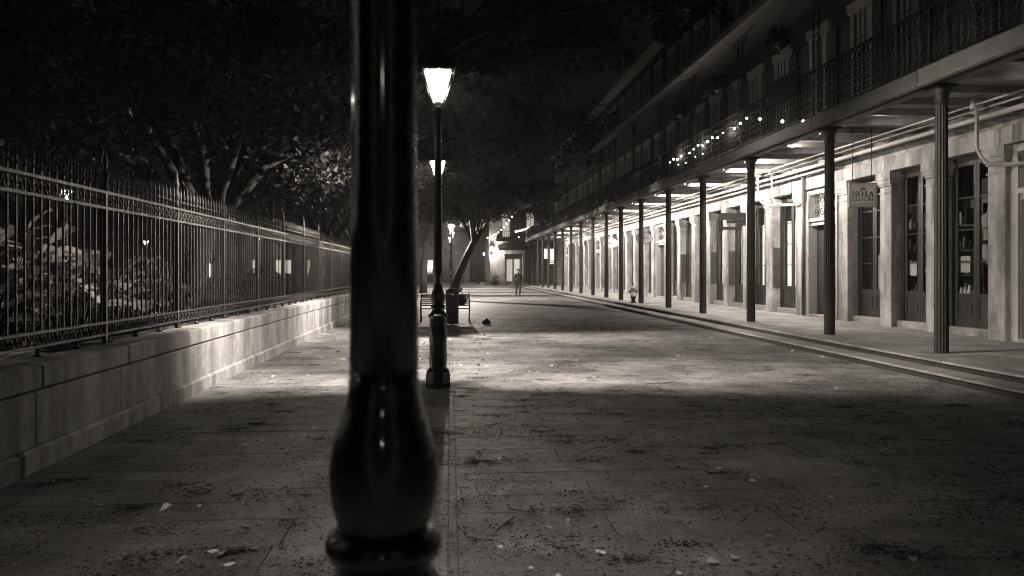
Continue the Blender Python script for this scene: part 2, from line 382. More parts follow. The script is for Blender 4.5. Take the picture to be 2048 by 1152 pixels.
def street_lamp(x, y, label, power, added_plates=(), z=0., group='lamp posts down the plaza', rad=.035, px0=-.15, bright=False):
    o = copy_tree(lampL); o.location = (x, y, z); tag(o, label, 'street lamp', group)
    if bright:
        for ch in o.children:
            if ch.name.startswith('diffuser'): ch.data = ch.data.copy(); ch.data.materials[0] = MATS['glow_glass_bright']
    if power:
        lamp_light('lamp_light', o, (0, 0, 4.345), power, rad)
        for s_, zb in added_plates:                                   # added unseen plates by the burner, full or short, cutting its light into pools
            if abs(s_) == 2:
                MB().box(s_ * .019 - .002, s_ * .019 + .002, -.15, .15, zb, 4.374).build('added_visor', 'black_paint', o); continue
            yo = s_ * .045
            if zb < 4.2: MB().prism([(max(px0, -.05), zb), (.05, zb), (.155, 4.345), (.155, 4.374), (max(px0, -.155), 4.374), (max(px0, -.155), 4.345)], 'y', yo - .002, yo + .002).build('added_shield', 'black_paint', o)
            if zb < 4.2 and bright:                                  # added side returns, shaped to square the pool's edge to the street
                for sx in ((1, -1) if px0 < -.1 else (1,)):
                    ya, yb = sorted((yo - s_ * .002, s_ * .006))
                    MB().add([(sx * x + e, y_, z_) for e in (0, .002) for x, z_ in ((.05, zb), (.155, 4.345), (.155, 4.374)) for y_ in (ya, yb)],
                             [(0, 1, 3, 2), (2, 3, 5, 4), (6, 8, 9, 7), (8, 10, 11, 9), (0, 2, 8, 6), (2, 4, 10, 8), (1, 7, 9, 3), (3, 9, 11, 5), (0, 6, 7, 1), (4, 5, 11, 10)]).build('added_return', 'black_paint', o)
            else: MB().box(-.16, .16, yo - .002, yo + .002, zb, 4.374).build('added_visor', 'black_paint', o)
    return o
LX = -.165
street_lamp(LX + .045, 1.385, 'black lamp post with onion-shaped baluster, close to the camera and out of focus', 900, ((2, 4.27), (-2, 4.25), (1, 4.312)), rad=.03)
street_lamp(LX, 10.45, 'lit black street lamp nearest beyond the big blurred post', 5700, ((-1, 3.98), (1, 4.286)), rad=.036, bright=True)
street_lamp(LX - .14, 18.95, 'second lit street lamp, its lantern partly hidden behind the nearer post', 5600, ((1, 3.98), (-1, 4.29)), rad=.034, px0=-.04, bright=True)
street_lamp(LX + .25, 44.6, 'distant lit street lamp standing before the leaning tree', 8000, ((1, 4.3),))
street_lamp(LX + .3, 52.6, 'distant lit street lamp just past the leaning tree', 9000, ((-1, 3.98), (1, 4.31)))
street_lamp(LX + .2, 60.4, 'distant lit street lamp third behind the litter bin', 9000, ((-1, 3.98), (1, 4.31)))
street_lamp(LX + .25, 68.2, 'farthest lit street lamp in the row down the plaza', 9000, ((-1, 3.98), (1, 4.31)))
street_lamp(LX, -7.6, 'street lamp in the row behind the camera', 90)
street_lamp(-14.4, 29.5, 'lit garden lamp glimpsed through the fence above the broad-leaved bush', 120, group='lamp posts in the garden', z=.3)
street_lamp(-9.2, 9.2, 'garden lamp beside the broad-leaved bush, left of the frame', 260, group='lamp posts in the garden', z=.3)
street_lamp(-17.5, 70, 'distant garden lamp glowing through the fence left of the dark trunk', 200, group='lamp posts in the garden', z=.3)
street_lamp(-30.4, 78, 'distant garden lamp glowing through the fence right of the bush', 200, group='lamp posts in the garden', z=.3)
street_lamp(-25.5, 110, 'farthest small garden lamp seen through the fence', 200, group='lamp posts in the garden')
street_lamp(-3.9, 92, 'far lamp glowing just right of the big blurred post', 1500, group='lamp posts in the far street')
street_lamp(5.1, 112, 'far lamp beside the corner building at the street end', 1500, group='lamp posts in the far street')
for ch in list(lampL.children_recursive) + [lampL]: bpy.data.objects.remove(ch)

# ================================================================== THE LONG ROW BUILDING
XP, XD, XC, XG = 10.95, 11.30, 8.3, 7.92          # pillar face, door plane, columns, gallery edge
Z0 = .22
bld = empty('row_building', (XP, 14, 0))
tag(bld, 'long stone-fronted row building with shop doors and iron galleries on the right', 'building')
BI = Matrix.Translation((-XP, -14, 0))
def bp(name, mb, m, parent=None, **k):
    me = mb.mesh(name, m) if isinstance(mb, MB) else mb
    o = link(name, me, parent or bld, **k)
    if parent is None: o.matrix_parent_inverse = BI
    return o
PW = .48
PY = [3.3, 5.3, 7.35, 9.4, 11.45, 14.0, 16.0, 17.85, 19.9, 22.55, 24.8, 26.85, 28.87, 30.93, 32.85, 35.05, 37.1, 39.7]
while PY[-1] < 76: PY.append(PY[-1] + (2.6 if len(PY) in (25, 32) else 2.03))
house = {i for i in range(len(PY) - 1) if PY[i + 1] - PY[i] > 2.45}
YA, YB = 3.3, PY[-1] + PW
# main body
bp('wall', MB().box(XD + 4.2, 26, YA, YB, 0, 13.5), 'brick_dark')
bp('upper_wall', MB().box(XP + .02, XD + 4.19, YA, YB, 4.92, 13.5), 'brick_dark')
bp('end_wall', MB().box(XP + .02, XD + 4.19, YB - .3, YB - .002, Z0, 4.91), 'brick_dark')
bp('cornice', MB().prism([(XP - .5, 13.2), (XP - .5, 13.45), (XP - .1, 13.75), (XP + 1, 13.75), (XP + 1, 13.5), (XP - .05, 13.2)], 'y', YA, YB), 'upper_pale')
bp('roof', MB().prism([(XP - .1, 13.76), (19, 16.5), (26, 13.76)], 'y', YA, YB), 'roofing')
bp('shop_floor', MB().box(XD + .1, XD + 4.19, YA, YB - .31, .06, .3), 'dark_wood')
for i in sorted(house):                                   # party walls beside the house entrances
    for yy in (PY[i] + .1, PY[i + 1] + .1): bp('party_wall', MB().box(XD + .42, XD + 4.18, yy, yy + .2, .31, 4.9), 'upper_pale')
# pillars with their capitals
pil = MB().cbox(XP, XD + .12, 0, PW, Z0 - .02, 3.74, .015).mesh('pillar', 'facade_stone')
cap = MB()
for e, z0, z1 in ((.02, 3.56, 3.6), (.025, 3.745, 3.8), (.05, 3.8, 3.9), (.075, 3.9, 4.11)):
    cap.box(XP - e, XD + .1, -e, PW + e, z0, z1)
cap = cap.mesh('capital', 'facade_stone')
for y in PY:
    p = bp('pillar', pil, None, loc=(0, y, 0)); link('capital', cap, p)
# lintel stones over the openings, cavetto and upper band
for a, b in zip(PY[:-1], PY[1:]):
    bp('lintel_stone', MB().cbox(XP - .02, XD + .3, a + PW / 2 + .003, b + PW / 2 - .003, 4.112, 4.47, .012), 'facade_stone')
bp('frieze', MB().box(XP + .1, XD + .3, YA, YB, 4.471, 4.6), 'facade_stone')
y = YA
while y < YB:
    bp('band_stone', MB().prism([(XP + .1, 4.58), (XP - .02, 4.62), (XP - .05, 4.66), (XP - .05, 4.9), (XP + .3, 4.9), (XP + .3, 4.58)], 'y', y + .003, min(YB, y + 2.5) - .003), 'facade_stone'); y += 2.5
# openings
lit = {9: 1, 10: 1, 11: .5, 12: 1, 13: .5, 14: .5, 16: 1, 17: .5, 19: 1, 20: 1, 22: 1, 24: 1, 26: 1, 28: 1}
knob = MB().ball((0, 0, 0), .03, 8, 5).mesh('knob', 'metal_pale')
def leaf(y0, y1, z0, z1, far, k):
    w_ = y1 - y0; s = .085; zg = 1.12
    m = MB(); x0, x1 = XD - .025, XD + .025
    m.box(x0, x1, y0, y0 + s, z0, z1).box(x0, x1, y1 - s, y1, z0, z1)
    m.box(x0, x1, y0 + s, y1 - s, z0, z0 + .16).box(x0, x1, y0 + s, y1 - s, zg - .14, zg).box(x0, x1, y0 + s, y1 - s, z1 - .1, z1)
    zs = [zg + (z1 - .1 - zg) * q / 4 for q in range(5)]
    for z in zs[1:-1]: m.box(x0 + .008, x1 - .008, y0 + s, y1 - s, z - .014, z + .014)
    d = bp('door', m, 'dark_wood')
    for q in range(4 if not far else 1):
        za, zb = (zs[q], zs[q + 1]) if not far else (zs[0], zs[4])
        MB().box(XD - .004, XD + .004, y0 + s - .004, y1 - s + .004, za + .012, zb - .012).build('pane', 'glass', d)
    pa = MB().box(XD - .008, XD + .012, y0 + s, y1 - s, z0 + .16, zg - .14)
    pa.prism([(y0 + s + .05, z0 + .24), (y1 - s - .05, z0 + .24), (y1 - s - .05, zg - .22), (y0 + s + .05, zg - .22)], 'x', XD - .022, XD - .0085)
    pa.build('panel', 'dark_wood', d)
    if k: link('knob', knob, d, loc=(XD - .055, y0 + .045, 1.3))
def scroll(cy, cz, r, s=1, n=18, turns=1.6):
    return [(0, cy + s * r * (1 - t / n * .8) * math.cos(turns * 2 * math.pi * t / n + 1.6), cz + r * (1 - t / n * .8) * math.sin(turns * 2 * math.pi * t / n + 1.6)) for t in range(n + 1)]
for i in range(len(PY) - 1):
    a, b = PY[i] + PW + .002, PY[i + 1] - .002; far = PY[i] > 34
    if i in house:
        m = MB().box(XP + .12, XD + .1, a, a + .28, Z0 - .01, 4.1).box(XP + .12, XD + .1, b - .28, b, Z0 - .01, 4.1).box(XP + .12, XD + .1, a + .28, b - .28, 3.0, 3.2).box(XP + .12, XD + .1, a + .28, b - .28, 3.98, 4.1)
        m.box(XP + .06, XP + .119, a + .2, a + .27, Z0, 4.05).box(XP + .06, XP + .119, b - .27, b - .2, Z0, 4.05).box(XP + .06, XP + .119, a + .27, b - .27, 3.12, 3.22).box(XP + .06, XP + .119, a + .27, b - .27, 3.94, 4.05)
        fr = bp('house_doorway', m, 'painted_wood')
        gr = MB(); cy = (a + b) / 2
        for s in (-1, 1):
            for q in (.17, .5):
                for zc in (3.42, 3.77): gr.tube([(XP + .16, p[1], p[2]) for p in scroll(cy + s * q, zc, .155, s)], .013, 5)
        for yy in (cy - .34, cy, cy + .34): gr.tube([(XP + .16, yy, 3.2), (XP + .16, yy, 3.98)], .012, 5)
        gr.build('transom_grille', 'iron', fr)
        MB().box(XD + .04, XD + .06, a + .27, b - .27, 3.2, 3.98).build('transom_pane', 'lit_dim' if i != 4 else 'upper_pale', fr)
        d = bp('house_door', MB().box(XD - .02, XD + .03, a + .28, b - .28, Z0, 2.995), 'dark_wood')
        for s in (0, 1):
            ya = a + .34 + s * ((b - a - .56) / 2); yb = ya + (b - a - .56) / 2 - .12
            for za, zb in ((.4, .95), (1.1, 2.0), (2.15, 2.85)):
                MB().prism([(ya, za), (yb, za), (yb, zb), (ya, zb)], 'x', XD - .045, XD - .0205).build('panel', 'dark_wood', d)
        link('knob', knob, d, loc=(XD - .06, (a + b) / 2 + .06, 1.25))
        bp('threshold', MB().cbox(XP + .03, XD + .1, a + .29, b - .29, Z0 - .01, .3, .01), 'granite_step')
        continue
    fr = MB().box(XD - .05, XD + .06, a, a + .07, Z0, 4.1).box(XD - .05, XD + .06, b - .07, b, Z0, 4.1).box(XD - .05, XD + .06, a + .07, b - .07, 4.02, 4.1)
    bp('door_frame', fr, 'dark_wood')
    bp('threshold', MB().cbox(XD - .2, XD + .12, a + .002, b - .002, Z0 - .01, .385, .015), 'granite_step')
    mid = (a + b) / 2
    leaf(a + .072, mid - .003, .39, 4.015, far, 1); leaf(mid + .003, b - .072, .39, 4.015, far, 0)
    if i in lit:
        bp('lit_display', MB().box(XD + .16, XD + .2, a + .12, b - .12, 1.1, 3.3), 'lit_pane' if lit[i] == 1 else 'lit_dim')
    else:
        bp('display_back', MB().box(XD + 1.6, XD + 1.65, a - .1, b + .1, .31, 4.6), 'shutter')
# ribbed shutters folded against the pillar returns
rib = MB().box(XP + .03, XD - .06, -.035, -.002, 1.12, 2.42)
for k in range(7): rib.box(XP + .04 + k * .032, XP + .055 + k * .032, -.05, -.0352, 1.15, 2.39)
rib.box(XP + .02, XD - .05, -.055, -.0345, 1.1, 1.135)
rib = rib.mesh('shutter', 'shutter')
for i in (10, 12, 13, 15): bp('shutter', rib, None, loc=(0, PY[i], 0))

# ------------------------------------------------------------------ gallery: columns, joists, boards, fascia
COLY = [.5, 4.4, 8.25, 12.07, 15.83, 20.14, 24.09, 28.0, 32.1, 35.97, 39.4, 43.2, 47.16, 51.11, 55.03, 59.0, 62.9, 66.8, 70.7, 74.6, 78.4]
sh = MB(); n = 80; vs = []; fs = []; prof = [(.115, Z0), (.115, .5), (.11, 2.5), (.1, 4.4)]
for r0, z in prof:
    for i in range(n):
        a = 2 * math.pi * i / n; rr = r0 * (1 - .09 * abs(math.sin(8 * a)) ** .7); vs.append((rr * math.cos(a), rr * math.sin(a), z))
for k in range(len(prof) - 1):
    for i in range(n): fs.append((k * n + i, k * n + (i + 1) % n, (k + 1) * n + (i + 1) % n, (k + 1) * n + i))
sh.add(vs, fs); sh = sh.mesh('column', 'column_paint')
cp = MB().lathe([(.1, 4.4), (.118, 4.41), (.118, 4.44), (.105, 4.46), (.11, 4.52), (.13, 4.6), (.165, 4.66), (.165, 4.69)], 24)
cp.box(-.18, .18, -.18, .18, 4.691, 4.75); cp = cp.mesh('capital', 'column_paint')
for y in COLY: c = bp('column', sh, None, loc=(XC, y, 0)); link('capital', cp, c)
bp('gallery_beam', MB().box(XC - .1, XC + .1, YA - 3, YB, 4.752, 4.86), 'fascia')
bp('gallery_boards', MB().box(XG + .03, XP + .018, YA - 3, YB, 4.93, 4.97), 'soffit')
y = YA - 2.4; k = 0
while y < YB:
    bp('joist', MB().box(XC + .11, XP - .06, y, y + .09, 4.79, 4.929), 'soffit'); y += .98 if y < 40 else 2.; k += 1
for a, b in zip(COLY[:-1], COLY[1:]):
    up = U(-.02, .05)
    bp('fascia', MB().box(XG - .05, XG, a + .01, b - .01, 4.7, 4.96 + up), 'fascia')
    bp('fascia_trim', MB().box(XG - .085, XG - .052, a + .01, b - .01, 4.71, 4.77), 'fascia')
    # cast-iron railing of one bay
    m = MB(); x = XG + .08
    m.box(x - .03, x + .03, a + .06, b - .06, 6.0, 6.05).box(x - .015, x + .015, a + .06, b - .06, 5.05, 5.08).box(x - .012, x + .012, a + .06, b - .06, 5.78, 5.8)
    nb = int((b - a - .2) / .16); near = a < 36
    for q in range(nb + 1):
        yy = a + .1 + (b - a - .2) * q / nb
        m.tube([(x, yy, 5.06), (x, yy, 6.0)], .009, 4)
        if q < nb and near:
            yc = yy + (b - a - .2) / nb / 2
            for zc, rr in ((5.2, .065), (5.36, .06), (5.52, .065), (5.68, .06), (5.89, .07)):
                m.tube([(x, yc + rr * math.cos(t), zc + rr * math.sin(t)) for t in [q2 * math.pi / 4 for q2 in range(9)]], .011, 3)
    bp('railing', m, 'lace')
# upper posts with lace panels, sloped gallery roof
pm = MB()
for s in (-1, 1): pm.tube([(0, s * .13, 4.98), (0, s * .13, 8.1)], .016, 5)
for q in range(13):
    z = 5.1 + q * .235
    pm.tube([(0, .1 * math.cos(t), z + .1 * math.sin(t)) for t in [q2 * math.pi / 5 for q2 in range(11)]], .013, 4); pm.tube([(0, -.12, z), (0, .12, z)], .01, 3)
for s in (-1, 1):
    pm.tube([(0, s * .13, 7.4), (0, s * .2, 7.75), (0, s * .5, 8.05), (0, s * .9, 8.14)], .018, 5)
    pm.tube([(0, s * .13 + s * .16 + .12 * math.cos(t), 7.92 + .12 * math.sin(t)) for t in [q2 * math.pi / 5 for q2 in range(11)]], .012, 4)
pm = pm.mesh('gallery_post', 'lace')
for y in COLY[2:]: bp('gallery_post', pm, None, loc=(XG + .08, y, 0))
bp('gallery_roof', MB().prism([(XG - .15, 8.14), (XG - .15, 8.26), (XP + .01, 9.72), (XP + .01, 9.6)], 'y', 5.5, YB), 'roofing')
bp('roof_gutter', MB().prism([(XG - .3, 8.12), (XG - .155, 8.12), (XG - .155, 8.3), (XG - .3, 8.3)], 'y', 5.5, YB), 'fascia')
# first-floor windows with pale eared surrounds; second floor behind the trees
for i in range(len(PY) - 1):
    cy = (PY[i] + PW + PY[i + 1]) / 2
    for zb, zt in ((5.05, 8.55), (10.1, 12.3)):
        m = MB().box(XP - .06, XP + .018, cy - .52, cy - .36, zb, zt).box(XP - .06, XP + .018, cy + .36, cy + .52, zb, zt)
        m.prism([(cy - .54, zt), (cy + .54, zt), (cy + .68, zt + .18), (cy + .68, zt + .34), (cy - .68, zt + .34), (cy - .68, zt + .18)], 'x', XP - .09, XP + .018)
        wn = bp('window', m, 'upper_pale')
        MB().box(XP + .0, XP + .017, cy - .36, cy + .36, zb, zt).build('sash', 'upper_pale', wn)
        gm = MB()
        for q in range(4): yy = cy - .33 + .66 * q / 3; gm.box(XP - .025, XP - .001, yy - .016, yy + .016, zb, zt)
        for q in range(1, 5): zz = zb + (zt - zb) * q / 5; gm.box(XP - .026, XP - .001, cy - .33, cy + .33, zz - .015, zz + .015)
        gm.build('glazing_bars', 'shutter', wn)
        for s in (-1, 1): MB().box(XP - .05, XP + .017, cy + s * .78 - .25, cy + s * .78 + .25, zb, zt - .02).build('shutter', 'shutter', wn)

# ------------------------------------------------------------------ pipes under the gallery
def pipe(pts, r, name='conduit', m='pipe'): bp(name, MB().tube(pts, r, 10), m)
pipe([(10.55, -2, 4.66), (10.55, 60, 4.66)], .055)
pipe([(10.2, -2, 4.735), (10.2, 76, 4.735)], .028)
pipe([(9.9, -2, 4.75), (9.9, 76, 4.75)], .02)
pipe([(10.75, 20.4, 4.55), (10.75, 76, 4.55)], .035)
clip = MB().box(-.01, .01, -.02, .02, .0, .2).mesh('pipe_clip', 'pipe')
y = 4.3
while y < 60: bp('pipe_clip', clip, None, loc=(10.55, y, 4.71)); y += 2.6
def drop(x, y, zb, ye):
    pts = [(x, y, 4.72), (x, y, zb + .35)]
    for t in range(1, 7):
        a = t * math.pi / 12; pts.append((x + .3 * (1 - math.cos(a)), y - .1 * math.sin(a), zb + .35 - .35 * math.sin(a)))
    pts += [(x + .55, ye, zb), (XP - .04, ye - .25, zb)]
    pipe(pts, .03)
drop(9.95, 13.45, 3.62, 13.2); drop(10.3, 13.9, 3.66, 13.6)
drop(10.0, 23.7, 3.75, 23.3); drop(10.25, 23.2, 3.7, 22.9)
for x, y in ((9.95, 13.45), (10.3, 13.9), (10.0, 23.7), (10.25, 23.2)): bp('junction_box', MB().box(x - .09, x + .09, y - .06, y + .06, 4.69, 4.87), 'pipe')
pipe([(10.85, 22.3, .25), (10.85, 22.3, 4.5)], .05, 'drain_pipe', 'shutter')

# ------------------------------------------------------------------ flood lamps under the gallery beam
def make_flood():
    r = empty('flood_lamp')
    MB().tube([(0, 0, 0), (0, 0, -.06), (.04, 0, -.09)], .014, 6).build('bracket', 'sign_dark', r)
    h = MB().lathe([(.03, -.08), (.045, -.05), (.06, .02), (.075, .06)], 12); hs = h.build('hood', 'metal_pale', r, loc=(.07, 0, -.1), rot=(0, R(75), 0))
    MB().ball((0, 0, .055), .05, 10, 6).build('bulb', 'bulb', hs)
    return r
fl = make_flood()
for y, p, lab in ((3.2, 8, 'flood lamp under the gallery to the right of the frame'), (7.1, 8, 'second flood lamp under the gallery beyond the frame edge'),
        (11.0, 14, 'flood lamp under the gallery at the top right corner'), (14.75, 55, 'flood lamp just beyond the nearest gallery column'),
        (16.85, 22, 'flood lamp under the gallery beside the second column from the right'), (18.5, 150, 'flood lamp under the gallery above the hanging white sign'),
        (21.3, 560, 'flood lamp under the gallery just left of the third column'), (23.0, 950, 'flood lamp in front of the two bent conduits'),
        (26.9, 950, 'flood lamp between the fourth and fifth gallery columns'), (30.9, 950, 'flood lamp between the fifth and sixth gallery columns'),
        (34.8, 950, 'flood lamp between the sixth and seventh gallery columns'), (38.6, 950, 'flood lamp between the seventh and eighth gallery columns'),
        (42.4, 950, 'flood lamp between the eighth and ninth gallery columns'), (46.4, 950, 'flood lamp between the ninth and tenth gallery columns'),
        (50.3, 950, 'flood lamp between the tenth and eleventh gallery columns'), (55.8, 950, 'flood lamp far along the gallery beyond the walking person'),
        (61.5, 950, 'flood lamp second from the far end of the gallery'), (68.5, 950, 'flood lamp farthest along the gallery')):
    o = copy_tree(fl)
    o.location = (XC + .13, y, 4.9); tag(o, lab, 'lamp', 'flood lamps under the gallery')
    lamp_light('flood_light', o, (.17, 0, -.12), p, .05, ((R(0), R(-46), 0), R(155), .6))
for ch in list(fl.children_recursive) + [fl]: bpy.data.objects.remove(ch)

# ================================================================== SIGNS AND SHOP GOODS
def text(parent, s, size, x, z, y, m='sign_dark', sx=1., name='lettering'):
    cu = bpy.data.curves.new(name, 'FONT'); cu.body = s; cu.size = size; cu.align_x = 'CENTER'; cu.extrude = .001; cu.materials.append(MATS[m])
    tmp = bpy.data.objects.new(name, cu); col.objects.link(tmp); me = bpy.data.meshes.new_from_object(tmp.evaluated_get(bpy.context.evaluated_depsgraph_get())); bpy.data.objects.remove(tmp)
    o = bpy.data.objects.new(name, me); col.objects.link(o); o.parent = parent; o.location = (x, y, z); o.rotation_euler = (R(90), 0, 0); o.scale = (sx, 1, 1); return o
def hanger(s, xs, z0, z1):
    for x in xs: MB().tube([(x, 0, z0), (x * .96, 0, z1)], .008, 5).build('chain', 'sign_dark', s)
def glyph(v, z, wd, h, x0=0.):                       # one serif capital as a set of outlines
    return [[(x0 + a * wd, z + b * h) for a, b in q] for q in v]
SERIF = {
 'N': [[(.05, 0), (.3, 0), (.3, .05), (.22, .07), (.22, .95), (.3, 1), (.02, 1), (.02, .95), (.12, .92), (.12, .07), (.05, .05)],
       [(.14, 1), (.3, 1), (.86, .12), (.86, 0), (.8, 0)], [(.72, 1), (.72, .95), (.8, .93), (.8, 0), (.87, 0), (.87, .93), (.97, .95), (.97, 1)]],
 'L': [[(.08, 0), (.85, 0), (.92, .32), (.86, .32), (.72, .07), (.42, .07), (.42, .93), (.54, .95), (.54, 1), (.08, 1), (.08, .95), (.22, .93), (.22, .07), (.08, .05)]],
 'A': [[(0, 0), (.32, 0), (.32, .05), (.2, .07), (.52, .84), (.46, 1)], [(.46, 1), (.56, 1), (.92, .07), (1, .05), (1, 0), (.6, 0), (.6, .05), (.7, .07), (.42, .82)], [(.25, .28), (.72, .28), (.7, .35), (.28, .35)]]}
ns = empty('hanging_sign', (9.44, 16.5, 0))
tag(ns, 'white framed hanging sign reading NOLA COUTURE below a small crown', 'sign', 'signs hanging under the gallery')
bo = MB().box(-.32, .32, -.025, .025, 3.1, 3.61).build('board', 'sign_board', ns)
fm = MB().box(-.335, .335, -.035, .035, 3.61, 3.635).box(-.335, .335, -.035, .035, 3.075, 3.1).box(-.335, -.318, -.035, .035, 3.1, 3.61).box(.318, .335, -.035, .035, 3.1, 3.61)
fm.build('frame', 'upper_pale', ns)
tr = MB()
for x0, x1, z0, z1 in ((-.295, .295, 3.58, 3.585), (-.295, .295, 3.125, 3.13), (-.295, -.29, 3.13, 3.58), (.29, .295, 3.13, 3.58)): tr.box(x0, x1, -.028, -.0255, z0, z1)
tr.build('border_line', 'sign_dark', ns)
for ch, x0 in (('N', -.27), ('O', -.125), ('L', .025), ('A', .125)):
    m = MB()
    if ch == 'O':
        for t in range(20):
            a, b = 2 * math.pi * t / 20, 2 * math.pi * (t + 1) / 20; q = []
            for ang, ro in ((a, 1), (b, 1), (b, 0), (a, 0)):
                rx = .066 if ro else .04; rz = .068 if ro else .06; q.append((x0 + .066 + rx * math.cos(ang), 3.375 + rz * math.sin(ang)))
            m.prism(q, 'y', -.029, -.0255)
    else:
        for q in glyph(SERIF[ch], 3.31, .145, .13, x0): m.prism(q, 'y', -.029, -.0255)
    m.build('letter', 'sign_dark', ns)
text(ns, 'COUTURE', .1, 0, 3.215, -.027, sx=1.12)
sq = MB().tube([(-.22 + .02 * k, -.027, 3.165 + .014 * math.sin(k * 1.9) * (.6 + .4 * math.sin(k))) for k in range(23)], .0035, 4); sq.build('script_line', 'shutter', ns)
cr = MB()
for q in ([(-.055, 3.475), (.055, 3.475), (.045, 3.495), (-.045, 3.495)], [(-.045, 3.495), (-.07, 3.54), (-.02, 3.51)], [(.045, 3.495), (.07, 3.54), (.02, 3.51)], [(-.016, 3.5), (.016, 3.5), (0, 3.565)]): cr.prism(q, 'y', -.029, -.0255)
cr.build('crown_mark', 'sign_dark', ns)
hanger(ns, (-.24, .22), 3.63, 4.93)

ds = empty('bracket_sign', (9.46, 24.5, 0)); tag(ds, 'dark hanging sign with stepped outline and grey lettering under the gallery', 'sign', 'signs hanging under the gallery')
MB().prism([(-.45, 3.33), (-.2, 3.33), (-.2, 3.22), (.12, 3.22), (.12, 3.14), (.45, 3.14), (.45, 3.57), (-.45, 3.57)], 'y', -.03, .03).build('board', 'sign_dark', ds)
MB().box(-.42, .3, -.03, .03, 3.0, 3.1).build('lower_board', 'sign_dark', ds)
MB().box(-.435, -.405, -.02, .02, 3.1, 3.33).box(.26, .29, -.02, .02, 3.1, 3.14).build('link', 'sign_dark', ds)
mk = MB()
for x, h in ((-.12, .16), (-.04, .13), (.05, .2), (.16, .2), (.23, .14), (.32, .19)): mk.tube([(x - .03, -.034, 3.28), (x, -.034, 3.28 + h), (x + .03, -.034, 3.28), (x - .02, -.034, 3.28 + h * .4)], .008, 4)
mk.build('faded_lettering', 'shutter', ds)
hanger(ds, (-.4, .4), 3.57, 4.93)

def oval_sign(x, y, z, rx, rz, label, mark):
    s = empty('oval_sign', (x, y, 0)); tag(s, label, 'sign', 'signs hanging under the gallery')
    pts = [(rx * math.cos(t), z + rz * math.sin(t)) for t in [k * math.pi / 14 for k in range(28)]]
    MB().prism(pts, 'y', -.02, .02).build('board', 'sign_board', s)
    e = [(rx * 1.03 * math.cos(t), 0, z + rz * 1.03 * math.sin(t)) for t in [k * math.pi / 14 for k in range(29)]]
    MB().tube(e, .022, 5).build('rim', mark, s)
    MB().tube([(-rx * .6 + rx * 1.2 * k / 14, -.024, z + rz * .16 * math.sin(k * 2.2)) for k in range(15)], .014, 4).build('script_mark', 'shutter', s)
    hanger(s, (-rx * .6, rx * .6), z + rz * .8, 4.93)
oval_sign(8.95, 34, 3.14, .36, .24, 'pale oval hanging sign with a dark rim beyond the sixth column', 'shutter')
oval_sign(8.75, 40.4, 3.15, .4, .24, 'blank white oval hanging sign farther along the gallery', 'sign_board')
mb = empty('menu_board', (8.75, 66, 0)); tag(mb, 'pair of glowing menu boards hung at the far end of the gallery', 'sign')
for x in (-.42, .1): MB().box(x, x + .4, -.04, .04, 2.75, 3.6).build('board', 'lit_pane', mb)
for z in (2.28, 2.45, 2.6): MB().box(-.1, .5, -.03, .03, z, z + .07).build('slat', 'lit_pane', mb)
hanger(mb, (-.3, .3), 3.6, 4.93)

mq = empty('dress_form', (11.72, 15.42, .3)); tag(mq, 'pale headless dress form in the nearest shop window', 'mannequin')
MB().lathe([(.1, 1.45), (.155, 1.6), (.17, 1.75), (.14, 1.95), (.13, 2.05), (.16, 2.25), (.185, 2.42), (.17, 2.52), (.09, 2.58), (.055, 2.61), (.055, 2.7), (.03, 2.71)], 20).build('torso', 'cloth_pale', mq, scale=(.75, 1.1, 1))
MB().lathe([(.2, 0), (.2, .03), (.03, .05), (.02, .3), (.02, 1.46)], 14).build('stand', 'plastic_dark', mq)
MB().lathe([(.172, 1.9), (.165, 1.94), (.15, 1.98)], 18).build('belt', 'cloth_dark', mq, scale=(.8, 1.15, 1))
def notice(x, y, z, w_, h, label):
    tag(MB().box(x - .003, x + .003, y - w_ / 2, y + w_ / 2, z, z + h).build('paper_notice', 'paper'), label, 'notice', 'notices taped inside shop doors')
notice(XD + .03, 15.66, 1.58, .3, .36, 'white paper notice behind the glass below the dress form')
notice(XD + .03, 17.52, 1.5, .26, .34, 'white paper notice in the shop door behind the nearest column')
for k, (yy, z0, z1, w_) in enumerate(((19.42, 1.12, 2.05, .1), (18.85, 1.12, 1.7, .16))):
    m = MB(); x = XD + .28
    m.add([(x + .03 * math.sin(q * 1.7), yy - w_ + w_ * 2 * q / 8, z0) for q in range(9)] + [(x + .03 * math.sin(q * 1.3), yy - w_ * .6 + w_ * 1.2 * q / 8, z1) for q in range(9)], [(q, q + 1, q + 10, q + 9) for q in range(8)], True)
    m.build('cloth', 'cloth_pale'); o = bpy.data.objects['cloth']; o.name = 'hanging_garment'
    tag(o, ('long pale scarf hanging in the shop door behind the white sign', 'short pale garment in the shop door behind the white sign')[k], 'garment', 'goods in the shop windows')
# shelves of goods behind the nearer doors
for j, (ya, yb, lab) in enumerate(((14.55, 15.9, 'dark goods shelf inside the nearest shop door'), (16.55, 17.8, 'dark goods shelf behind the shop door hidden by the nearest column'), (18.4, 19.8, 'goods shelf inside the shop door behind the white sign'))):
    s = empty('goods_shelf', (XD + 1.1, ya, .3)); tag(s, lab, 'shelf')
    for z in (.6, 1.2, 1.8, 2.4): MB().box(0, .35, 0, yb - ya, z, z + .03).build('shelf_board', 'dark_wood', s)
    for yy in (-.03, yb - ya): MB().box(0, .35, yy, yy + .03, 0, 2.9).build('side_panel', 'dark_wood', s)
    for z in (.632, 1.232, 1.832, 2.432):
        yy = .06
        while yy < yb - ya - .15:
            h = U(.12, .4); MB().lathe([(.05, 0), (.06, h * .5), (.03, h * .8), (.03, h)], 8).build('ware', random.choice(('cloth_pale', 'sign_board', 'shutter', 'cloth_dark')), s, loc=(.12, yy, z)); yy += U(.13, .25)

